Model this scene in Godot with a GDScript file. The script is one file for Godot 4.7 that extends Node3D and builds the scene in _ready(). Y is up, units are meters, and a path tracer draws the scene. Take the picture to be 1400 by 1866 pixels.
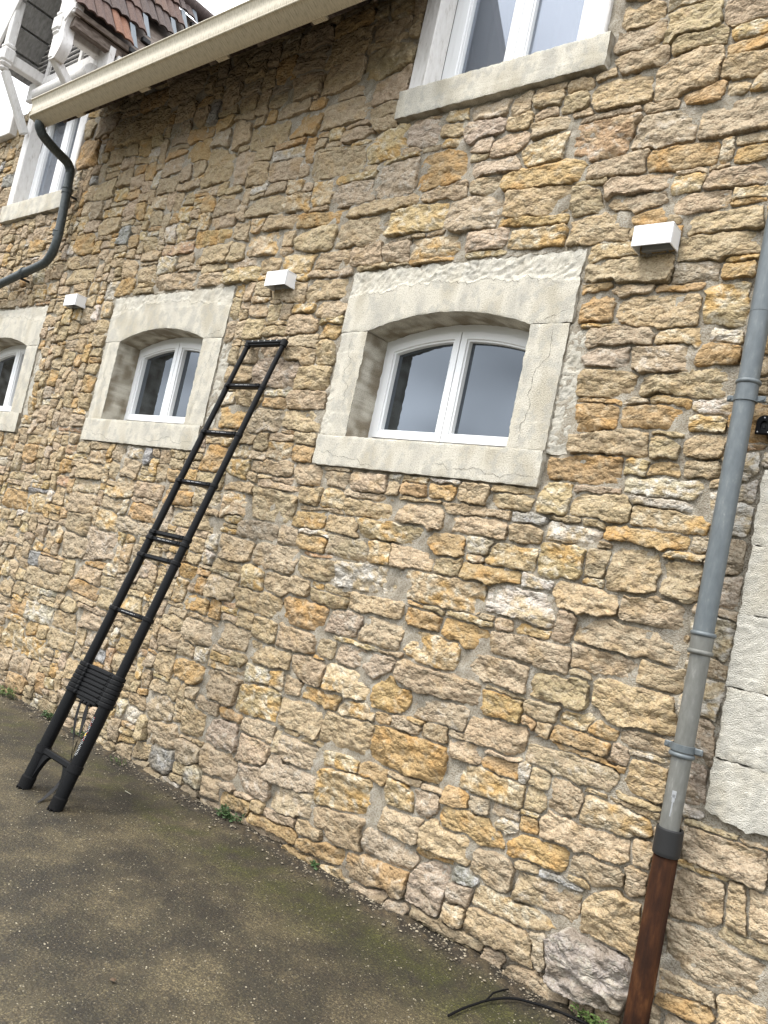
extends Node3D

# ---------------------------------------------------------------- helpers
var used := {}
var noise := FastNoiseLite.new()
var ridge := FastNoiseLite.new()
var chips := FastNoiseLite.new()
var rng := RandomNumberGenerator.new()
var M := {}

func numbered(called: String) -> String:
	var n: int = used.get(called, 0)
	used[called] = n + 1
	return called if n == 0 else "%s_%03d" % [called, n]

func thing(called: String, label: String, category: String, at := Vector3.ZERO, group := "") -> Node3D:
	var o := Node3D.new()
	o.name = numbered(called)
	o.position = at
	add_child(o)
	tag(o, label, category, group)
	return o

func tag(o: Node, label: String, category: String, group := "") -> void:
	o.set_meta("label", label)
	o.set_meta("category", category)
	if group != "":
		o.set_meta("group", group)

func obj(called: String, mesh: Mesh, mat: Material, parent: Node = self, at := Vector3.ZERO) -> MeshInstance3D:
	var o := MeshInstance3D.new()
	o.mesh = mesh
	o.material_override = mat
	o.position = at
	if parent == self:
		o.name = numbered(called)
	else:
		var key := "%d %s" % [parent.get_instance_id(), called]
		var same: int = used.get(key, 0)
		used[key] = same + 1
		o.name = called if same == 0 else "%s_%03d" % [called, same]
	parent.add_child(o, true)
	return o

func surf() -> SurfaceTool:
	var st := SurfaceTool.new()
	st.begin(Mesh.PRIMITIVE_TRIANGLES)
	return st

func done(st: SurfaceTool, smooth := false) -> ArrayMesh:
	if not smooth:
		st.deindex()
	st.generate_normals()
	return st.commit()

func quad(st: SurfaceTool, a: Vector3, b: Vector3, c: Vector3, d: Vector3) -> void:
	# corners clockwise seen from the front
	for p in [a, b, c, a, c, d]:
		st.set_smooth_group(-1)
		st.add_vertex(p)

# a box with small chamfers; axes may be turned by a basis
func box(st: SurfaceTool, c: Vector3, s: Vector3, ch := 0.003, b := Basis.IDENTITY) -> void:
	var h := s * 0.5
	ch = minf(ch, minf(h.x, minf(h.y, h.z)) * 0.8)
	var f := func(p: Vector3) -> Vector3: return c + b * p
	for ax in 3:
		for sg in [-1.0, 1.0]:
			var u := (ax + 1) % 3
			var v := (ax + 2) % 3
			var ps: Array[Vector3] = []
			for k in [[-1, -1], [-1, 1], [1, 1], [1, -1]]:
				var p := Vector3.ZERO
				p[ax] = sg * h[ax]
				p[u] = k[0] * (h[u] - ch)
				p[v] = k[1] * (h[v] - ch)
				ps.append(p)
			if sg < 0:
				ps.reverse()
			quad(st, f.call(ps[0]), f.call(ps[1]), f.call(ps[2]), f.call(ps[3]))
	if ch <= 0.0:
		return
	for ax in 3:
		var u := (ax + 1) % 3
		var v := (ax + 2) % 3
		for su in [-1.0, 1.0]:
			for sv in [-1.0, 1.0]:
				var e: Array[Vector3] = []
				for k in [[0, -1], [0, 1], [1, 1], [1, -1]]:
					var p := Vector3.ZERO
					p[ax] = k[1] * (h[ax] - ch)
					p[u] = su * (h[u] if k[0] == 0 else h[u] - ch)
					p[v] = sv * (h[v] - ch if k[0] == 0 else h[v])
					e.append(p)
				if su * sv < 0:
					e.reverse()
				quad(st, f.call(e[0]), f.call(e[1]), f.call(e[2]), f.call(e[3]))
	for sx in [-1.0, 1.0]:
		for sy in [-1.0, 1.0]:
			for sz in [-1.0, 1.0]:
				var a := Vector3(sx * h.x, sy * (h.y - ch), sz * (h.z - ch))
				var d := Vector3(sx * (h.x - ch), sy * h.y, sz * (h.z - ch))
				var g := Vector3(sx * (h.x - ch), sy * (h.y - ch), sz * h.z)
				var t := [a, g, d] if sx * sy * sz > 0 else [a, d, g]
				for p in t:
					st.set_smooth_group(-1)
					st.add_vertex(f.call(p))

# beam between two points with a rectangular section
func beam(st: SurfaceTool, a: Vector3, b: Vector3, w: float, h: float, ch := 0.004, side := Vector3.RIGHT) -> void:
	var d := (b - a).normalized()
	var x := (side - d * side.dot(d)).normalized()
	var z := x.cross(d)
	box(st, (a + b) * 0.5, Vector3(w, a.distance_to(b), h), ch, Basis(x, d, z))

# tube along a path with a radius at each point
func tube(st: SurfaceTool, path: Array, radii: Array, sides := 24, caps := true) -> void:
	var n := path.size()
	var rings: Array = []
	var up := Vector3(0.13, 0.2, 1).normalized()
	for i in n:
		var d: Vector3 = (path[mini(i + 1, n - 1)] - path[maxi(i - 1, 0)]).normalized()
		var x := up.cross(d).normalized()
		up = d.cross(x)
		var ring: Array[Vector3] = []
		for k in sides:
			var a := TAU * k / sides
			ring.append(path[i] + (x * cos(a) + up * sin(a)) * radii[i])
		rings.append(ring)
	for i in n - 1:
		for k in sides:
			var k2 := (k + 1) % sides
			for p in [rings[i][k], rings[i + 1][k], rings[i + 1][k2], rings[i][k], rings[i + 1][k2], rings[i][k2]]:
				st.set_smooth_group(1)
				st.add_vertex(p)
	if caps:
		for e in [0, n - 1]:
			for k in sides:
				var k2 := (k + 1) % sides
				var t := [path[e], rings[e][k], rings[e][k2]] if e == 0 else [path[e], rings[e][k2], rings[e][k]]
				for p in t:
					st.set_smooth_group(-1)
					st.add_vertex(p)

# turned shape round the y axis: profile of (radius, height); each band its own smooth group so steps stay crisp
func lathe(st: SurfaceTool, at: Vector3, profile: Array, sides := 28, b := Basis.IDENTITY) -> void:
	for i in profile.size() - 1:
		var p: Vector2 = profile[i]
		var q: Vector2 = profile[i + 1]
		for k in sides:
			var a := TAU * k / sides
			var c := TAU * (k + 1) / sides
			var p0 := at + b * Vector3(cos(a) * p.x, p.y, sin(a) * p.x)
			var p1 := at + b * Vector3(cos(c) * p.x, p.y, sin(c) * p.x)
			var q0 := at + b * Vector3(cos(a) * q.x, q.y, sin(a) * q.x)
			var q1 := at + b * Vector3(cos(c) * q.x, q.y, sin(c) * q.x)
			for v in [p0, p1, q1, p0, q1, q0]:
				st.set_smooth_group(i + 2)
				st.add_vertex(v)

func bulge(r: float, y: float, fat := 0.008, high := 0.016) -> Array:
	var a := []
	for i in 9:
		var t := PI * i / 8
		a.append(Vector2(r + sin(t) * fat, y - cos(t) * high * 0.5))
	return a

# a strip between two curves over x, extruded from z0 (back) to z1 (front)
func strip(st: SurfaceTool, x0: float, x1: float, n: int, lo: Callable, hi: Callable, z0: float, z1: float) -> void:
	for i in n:
		var a := lerpf(x0, x1, float(i) / n)
		var b := lerpf(x0, x1, float(i + 1) / n)
		var la: float = lo.call(a)
		var lb: float = lo.call(b)
		var ha: float = hi.call(a)
		var hb: float = hi.call(b)
		quad(st, Vector3(a, la, z1), Vector3(a, ha, z1), Vector3(b, hb, z1), Vector3(b, lb, z1))
		quad(st, Vector3(b, lb, z0), Vector3(b, hb, z0), Vector3(a, ha, z0), Vector3(a, la, z0))
		quad(st, Vector3(a, ha, z1), Vector3(a, ha, z0), Vector3(b, hb, z0), Vector3(b, hb, z1))
		quad(st, Vector3(a, la, z0), Vector3(a, la, z1), Vector3(b, lb, z1), Vector3(b, lb, z0))
		if i == 0:
			quad(st, Vector3(a, la, z0), Vector3(a, ha, z0), Vector3(a, ha, z1), Vector3(a, la, z1))
		if i == n - 1:
			quad(st, Vector3(b, lb, z1), Vector3(b, hb, z1), Vector3(b, hb, z0), Vector3(b, lb, z0))

func rgb(r: float, g: float, b: float) -> Color:
	return Color(r, g, b)

func srgb(c: Color) -> Color:
	return c.linear_to_srgb()

func noise_image(seed_: int, freq: float, octaves: int, size: int, kind := FastNoiseLite.FRACTAL_FBM, type := FastNoiseLite.TYPE_SIMPLEX_SMOOTH, gain := 0.5) -> Image:
	var f := FastNoiseLite.new()
	f.seed = seed_
	f.noise_type = type
	f.frequency = freq
	f.fractal_type = kind
	f.fractal_octaves = octaves
	f.fractal_gain = gain
	return f.get_seamless_image(size, size)

# a split rock face: the upper envelope of many small tilted planes at two sizes, less that of another set
func facet_layer(seed_: int, cells: int, size: int) -> PackedFloat32Array:
	var r := RandomNumberGenerator.new()
	r.seed = seed_
	var cx := PackedFloat32Array()
	var cy := PackedFloat32Array()
	var gx := PackedFloat32Array()
	var gy := PackedFloat32Array()
	var ho := PackedFloat32Array()
	for i in cells * cells:
		cx.append(r.randf())
		cy.append(r.randf())
		var a := r.randf_range(0, TAU)
		var g := r.randf_range(0.15, 0.95)
		gx.append(cos(a) * g)
		gy.append(sin(a) * g)
		ho.append(r.randf_range(-0.35, 0.35))
	var out := PackedFloat32Array()
	out.resize(size * size)
	for y in size:
		var fy := float(y) * cells / size
		var iy := int(fy)
		for x in size:
			var fx := float(x) * cells / size
			var ix := int(fx)
			var best := -9.0
			for j in range(iy - 1, iy + 2):
				var row := posmod(j, cells) * cells
				for i in range(ix - 1, ix + 2):
					var k := row + posmod(i, cells)
					var dx := fx - i - cx[k]
					var dy := fy - j - cy[k]
					best = maxf(best, gx[k] * dx + gy[k] * dy + ho[k] - 0.75 * (dx * dx + dy * dy))
			out[y * size + x] = best
	return out

func faceted_image(seed_: int, size: int) -> Image:
	var a := facet_layer(seed_, 11, size)
	var b := facet_layer(seed_ + 1, 9, size)
	var c := facet_layer(seed_ + 2, 30, size)
	var grain := noise_image(seed_ + 3, 0.09, 3, size, FastNoiseLite.FRACTAL_FBM, FastNoiseLite.TYPE_SIMPLEX_SMOOTH, 0.7).get_data()
	var bytes := PackedByteArray()
	bytes.resize(size * size)
	for i in a.size():
		bytes[i] = clampi(int(128.0 + 95.0 * (a[i] - b[i]) + 46.0 * c[i] + 0.12 * (grain[i] - 128.0)), 0, 255)
	return Image.create_from_data(size, size, false, Image.FORMAT_L8, bytes)

# exposed aggregate: cells of one tone each, small ones over larger ones, in a noisy binder
func pebbled_image(seed_: int, size: int) -> Image:
	var layers: Array = []
	for q in [[0.15, seed_], [0.085, seed_ + 1]]:
		var f := FastNoiseLite.new()
		f.seed = q[1]
		f.noise_type = FastNoiseLite.TYPE_CELLULAR
		f.cellular_return_type = FastNoiseLite.RETURN_CELL_VALUE
		f.cellular_jitter = 1.0
		f.frequency = q[0]
		f.fractal_type = FastNoiseLite.FRACTAL_NONE
		f.domain_warp_enabled = true
		f.domain_warp_amplitude = 3.0
		f.domain_warp_frequency = 0.08
		layers.append(f.get_seamless_image(size, size).get_data())
	var soft := noise_image(seed_ + 2, 0.03, 5, size, FastNoiseLite.FRACTAL_FBM, FastNoiseLite.TYPE_SIMPLEX_SMOOTH, 0.75).get_data()
	var a: PackedByteArray = layers[0]
	var b: PackedByteArray = layers[1]
	var out := PackedByteArray()
	out.resize(size * size)
	for i in out.size():
		var v := 0.62 * soft[i] - 10.0 + 0.2 * a[i]
		if a[i] > 212:
			v = maxf(v, 70.0 + 0.5 * a[i])
		if a[i] < 26:
			v *= 0.5
		if b[i] > 240:
			v = 140.0 + 0.4 * soft[i]
		out[i] = clampi(int(v), 0, 255)
	return Image.create_from_data(size, size, false, Image.FORMAT_L8, out)

# hairline cracks: where the ridged picture peaks, the grain goes dark
func cracked(grain: Image, ridged: Image) -> Image:
	var a := grain.get_data()
	var r := ridged.get_data()
	for i in a.size():
		if r[i] > 218:
			a[i] = int(a[i] * (1.0 - 0.8 * minf(1.0, (r[i] - 218) / 14.0)))
	return Image.create_from_data(grain.get_width(), grain.get_height(), false, Image.FORMAT_L8, a)

# a grey picture turned into colours along a ramp of [place, colour (linear)]
func ramped(im: Image, ramp: Array) -> ImageTexture:
	var g := Gradient.new()
	g.offsets = PackedFloat32Array(ramp.map(func(r): return r[0]))
	g.colors = PackedColorArray(ramp.map(func(r): return srgb(r[1])))
	var table: Array[Color] = []
	for i in 256:
		table.append(g.sample(i / 255.0))
	var src := im.get_data()
	var out := PackedByteArray()
	out.resize(src.size() * 3)
	var lut := PackedByteArray()
	for c in table:
		lut.append(int(c.r * 255))
		lut.append(int(c.g * 255))
		lut.append(int(c.b * 255))
	for i in src.size():
		var k := src[i] * 3
		out[i * 3] = lut[k]
		out[i * 3 + 1] = lut[k + 1]
		out[i * 3 + 2] = lut[k + 2]
	return ImageTexture.create_from_image(Image.create_from_data(im.get_width(), im.get_height(), false, Image.FORMAT_RGB8, out))

func plain(c: Color, rough := 0.6, metal := 0.0) -> StandardMaterial3D:
	var m := StandardMaterial3D.new()
	m.albedo_color = srgb(c)
	m.roughness = rough
	m.metallic = metal
	return m

func world_tex(m: StandardMaterial3D, tex: Texture2D, relief: Texture2D, scale: Vector3, cm: float) -> void:
	m.uv1_triplanar = true
	m.uv1_world_triplanar = true
	m.uv1_scale = scale
	if tex:
		m.albedo_texture = tex
	if relief:
		m.heightmap_enabled = true
		m.heightmap_texture = relief
		m.heightmap_scale = cm

func make_materials() -> void:
	var grain := noise_image(3, 0.035, 6, 1024, FastNoiseLite.FRACTAL_FBM, FastNoiseLite.TYPE_SIMPLEX_SMOOTH, 0.72)
	var rough := faceted_image(5, 512)
	var fine := noise_image(8, 0.06, 4, 1024, FastNoiseLite.FRACTAL_FBM, FastNoiseLite.TYPE_SIMPLEX_SMOOTH, 0.7)
	var t_rough := ImageTexture.create_from_image(rough)
	var t_fine := ImageTexture.create_from_image(fine)
	grain = cracked(grain, noise_image(15, 0.0065, 5, 1024, FastNoiseLite.FRACTAL_RIDGED, FastNoiseLite.TYPE_SIMPLEX_SMOOTH, 0.55))
	var t_grain := ramped(grain, [[0.0, rgb(0.22, 0.17, 0.12)], [0.28, rgb(0.52, 0.46, 0.39)], [0.44, rgb(0.82, 0.79, 0.75)], [0.62, rgb(0.97, 0.97, 0.96)], [1.0, rgb(1, 1, 1)]])
	# sandstone: colour from the vertices, grain from the texture
	var m := plain(rgb(1, 1, 1), 0.93)
	m.vertex_color_use_as_albedo = true
	world_tex(m, t_grain, t_rough, Vector3(1.9, 2.6, 1.9), 5.0)
	M.stone = m
	m = plain(rgb(1, 1, 1), 0.96)
	m.vertex_color_use_as_albedo = true
	world_tex(m, t_grain, t_fine, Vector3(2.1, 2.1, 2.1), 0.8)
	M.mortar = m
	# pale limestone of the window surrounds
	m = plain(rgb(1, 1, 1), 0.9)
	m.vertex_color_use_as_albedo = true
	var t_lime := ramped(grain, [[0.0, rgb(0.36, 0.33, 0.27)], [0.3, rgb(0.68, 0.65, 0.59)], [0.5, rgb(0.92, 0.91, 0.88)], [1.0, rgb(1, 1, 1)]])
	world_tex(m, t_lime, t_fine, Vector3(2.6, 2.6, 2.6), 0.7)
	M.lime = m
	m = plain(rgb(1, 1, 1), 0.92)
	m.vertex_color_use_as_albedo = true
	world_tex(m, t_lime, t_rough, Vector3(2.6, 2.6, 2.6), 2.2)
	M.lime_rough = m
	m = m.duplicate()
	m.uv1_scale = Vector3(5.0, 5.0, 5.0)
	m.heightmap_texture = ImageTexture.create_from_image(noise_image(17, 0.035, 4, 512, FastNoiseLite.FRACTAL_RIDGED, FastNoiseLite.TYPE_SIMPLEX_SMOOTH, 0.6))
	m.heightmap_scale = 0.9
	M.lime_pitted = m
	# exposed-aggregate concrete
	var cells := noise_image(21, 0.05, 2, 1024, FastNoiseLite.FRACTAL_FBM, FastNoiseLite.TYPE_CELLULAR, 0.6)
	var speck := pebbled_image(22, 1024)
	m = plain(rgb(1, 1, 1), 0.72)
	m.vertex_color_use_as_albedo = true
	var t_conc := ramped(speck, [[0.0, rgb(0.12, 0.105, 0.08)], [0.3, rgb(0.24, 0.215, 0.165)], [0.55, rgb(0.42, 0.38, 0.3)], [0.75, rgb(0.66, 0.6, 0.48)], [0.9, rgb(1, 0.94, 0.8)], [1.0, rgb(1, 1, 0.95)]])
	world_tex(m, t_conc, ImageTexture.create_from_image(cells), Vector3(1.45, 1.45, 1.45), 0.3)
	M.ground = m
	m = plain(rgb(1, 1, 1), 0.95)
	m.vertex_color_use_as_albedo = true
	M.grit = m
	# painted timber: off-white, weathered along the grain
	var streak := noise_image(31, 0.02, 5, 512, FastNoiseLite.FRACTAL_FBM, FastNoiseLite.TYPE_SIMPLEX_SMOOTH, 0.65)
	m = plain(rgb(1, 1, 1), 0.65)
	world_tex(m, ramped(streak, [[0.0, rgb(0.36, 0.33, 0.3)], [0.22, rgb(0.58, 0.555, 0.53)], [0.36, rgb(0.66, 0.64, 0.62)], [1.0, rgb(0.74, 0.725, 0.71)]]), ImageTexture.create_from_image(streak), Vector3(2.2, 0.7, 2.2), 0.3)
	M.paint = m
	m = plain(rgb(1, 1, 1), 0.8)
	world_tex(m, ramped(streak, [[0.0, rgb(0.12, 0.115, 0.11)], [0.5, rgb(0.25, 0.245, 0.235)], [1.0, rgb(0.36, 0.355, 0.345)]]), null, Vector3(1.2, 1.2, 2.6), 0.3)
	M.grey_board = m
	m = plain(rgb(1, 1, 1), 0.8)
	world_tex(m, ramped(streak, [[0.0, rgb(0.05, 0.035, 0.026)], [0.5, rgb(0.13, 0.1, 0.08)], [1.0, rgb(0.24, 0.2, 0.17)]]), null, Vector3(2.2, 2.2, 0.8), 0.3)
	M.brown_wood = m
	M.pvc = plain(rgb(0.78, 0.79, 0.8), 0.32)
	M.seal = plain(rgb(0.03, 0.03, 0.032), 0.6)
	M.lamp = plain(rgb(0.8, 0.81, 0.83), 0.4)
	M.lamp_dark = plain(rgb(0.3, 0.31, 0.32), 0.4)
	M.black_metal = plain(rgb(0.005, 0.0052, 0.006), 0.4)
	M.black_plastic = plain(rgb(0.0065, 0.0067, 0.0075), 0.5)
	for k in ["black_metal", "black_plastic"]:
		M[k].metallic_specular = 0.25
	M.rubber = plain(rgb(0.006, 0.006, 0.0065), 0.7)
	M.rubber.metallic_specular = 0.25
	M.webbing = plain(rgb(0.012, 0.012, 0.013), 0.9)
	M.print_grey = plain(rgb(0.5, 0.5, 0.5), 0.5)
	M.print_white = plain(rgb(0.32, 0.32, 0.31), 0.5)
	M.print_red = plain(rgb(0.35, 0.04, 0.03), 0.5)
	M.print_yellow = plain(rgb(0.75, 0.5, 0.03), 0.5)
	# cream enamelled gutter with runs of dirt down its face
	var runs := noise_image(41, 0.03, 5, 512, FastNoiseLite.FRACTAL_FBM, FastNoiseLite.TYPE_SIMPLEX_SMOOTH, 0.7)
	m = plain(rgb(1, 1, 1), 0.42)
	world_tex(m, ramped(runs, [[0.0, rgb(0.1, 0.085, 0.06)], [0.26, rgb(0.3, 0.26, 0.185)], [0.42, rgb(0.47, 0.42, 0.315)], [0.6, rgb(0.54, 0.485, 0.375)], [1.0, rgb(0.58, 0.53, 0.42)]]), null, Vector3(6.0, 1.1, 1.1), 0.0)
	M.cream = m
	# zinc and rust
	m = plain(rgb(1, 1, 1), 0.5, 0.25)
	world_tex(m, ramped(streak, [[0.0, rgb(0.0884, 0.1020, 0.1098)], [0.4, rgb(0.1122, 0.1292, 0.1389)], [0.62, rgb(0.1258, 0.1428, 0.1518)], [0.85, rgb(0.1564, 0.1734, 0.1777)], [1.0, rgb(0.3400, 0.3536, 0.3359)]]), null, Vector3(2.6, 0.8, 2.6), 0.0)
	M.zinc = m
	m = plain(rgb(1, 1, 1), 0.6, 0.15)
	world_tex(m, ramped(streak, [[0.0, rgb(0.1100, 0.1100, 0.0990)], [0.4, rgb(0.1403, 0.1403, 0.1265)], [0.7, rgb(0.1650, 0.1650, 0.1513)], [1.0, rgb(0.2860, 0.2805, 0.2640)]]), null, Vector3(2.6, 0.7, 2.6), 0.0)
	M.old_zinc = m
	m = plain(rgb(1, 1, 1), 0.75)
	world_tex(m, ramped(noise_image(51, 0.010, 6, 512, FastNoiseLite.FRACTAL_FBM, FastNoiseLite.TYPE_SIMPLEX_SMOOTH, 0.68), [[0.0, rgb(0.012, 0.007, 0.005)], [0.4, rgb(0.018, 0.009, 0.006)], [0.55, rgb(0.03, 0.013, 0.007)], [0.7, rgb(0.048, 0.02, 0.009)], [0.85, rgb(0.09, 0.04, 0.016)], [1.0, rgb(0.17, 0.095, 0.04)]]), t_fine, Vector3(2.4, 0.7, 2.4), 0.2)
	m.roughness = 0.92
	m.metallic_specular = 0.2
	M.rust = m
	m = plain(rgb(1, 1, 1), 0.5, 0.2)
	world_tex(m, ramped(streak, [[0.0, rgb(0.02, 0.025, 0.027)], [0.5, rgb(0.042, 0.052, 0.055)], [0.8, rgb(0.07, 0.082, 0.084)], [1.0, rgb(0.2, 0.21, 0.2)]]), null, Vector3(4.0, 2.2, 4.0), 0.0)
	M.dark_pipe = m
	M.iron = plain(rgb(0.01, 0.01, 0.0105), 0.6)
	# roof tiles in a few tones
	for k in 4:
		m = plain(rgb(1, 1, 1), 0.85)
		var c: Color = [rgb(0.085, 0.045, 0.034), rgb(0.062, 0.04, 0.034), rgb(0.11, 0.06, 0.042), rgb(0.17, 0.07, 0.036)][k]
		world_tex(m, ramped(streak, [[0.0, c * 0.25], [0.4, c * 0.8], [0.65, c], [1.0, c.lerp(rgb(0.4, 0.36, 0.3), 0.5)]]), t_fine, Vector3(7.0, 1.6, 7.0), 0.3)
		M["tile_%d" % k] = m
	M.flashing = plain(rgb(0.1, 0.118, 0.135), 0.6)
	M.crack = plain(rgb(0.13, 0.115, 0.09), 0.95)
	M.dark_room = plain(rgb(0.045, 0.045, 0.048), 0.9)
	m = plain(rgb(0.88, 0.89, 0.91), 0.9)
	m.backlight_enabled = true
	m.backlight = Color(0.25, 0.25, 0.26)
	M.curtain = m
	M.blind = plain(rgb(0.2, 0.18, 0.16), 0.85)
	m = plain(rgb(0.115, 0.13, 0.148), 0.02, 0.9)
	m.transparency = BaseMaterial3D.TRANSPARENCY_ALPHA
	m.albedo_color.a = 0.7
	m.metallic_specular = 0.9
	M.glass = m
	m = plain(rgb(0.04, 0.05, 0.06), 0.02)
	m.transparency = BaseMaterial3D.TRANSPARENCY_ALPHA
	m.metallic = 0.5
	m.albedo_color = Color(0.55, 0.58, 0.63, 0.12)
	M.clear_glass = m
	M.leaf = plain(rgb(0.035, 0.07, 0.02), 0.6)
	M.leaf_light = plain(rgb(0.08, 0.13, 0.03), 0.6)
	M.dry_leaf = plain(rgb(0.07, 0.042, 0.022), 0.8)
	M.twig = plain(rgb(0.35, 0.33, 0.26), 0.85)
	M.dark_twig = plain(rgb(0.05, 0.04, 0.03), 0.85)

# ---------------------------------------------------------------- the stone wall
const LEFT := -8.4
const RIGHT := 2.7
const TOP := 5.62
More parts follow.
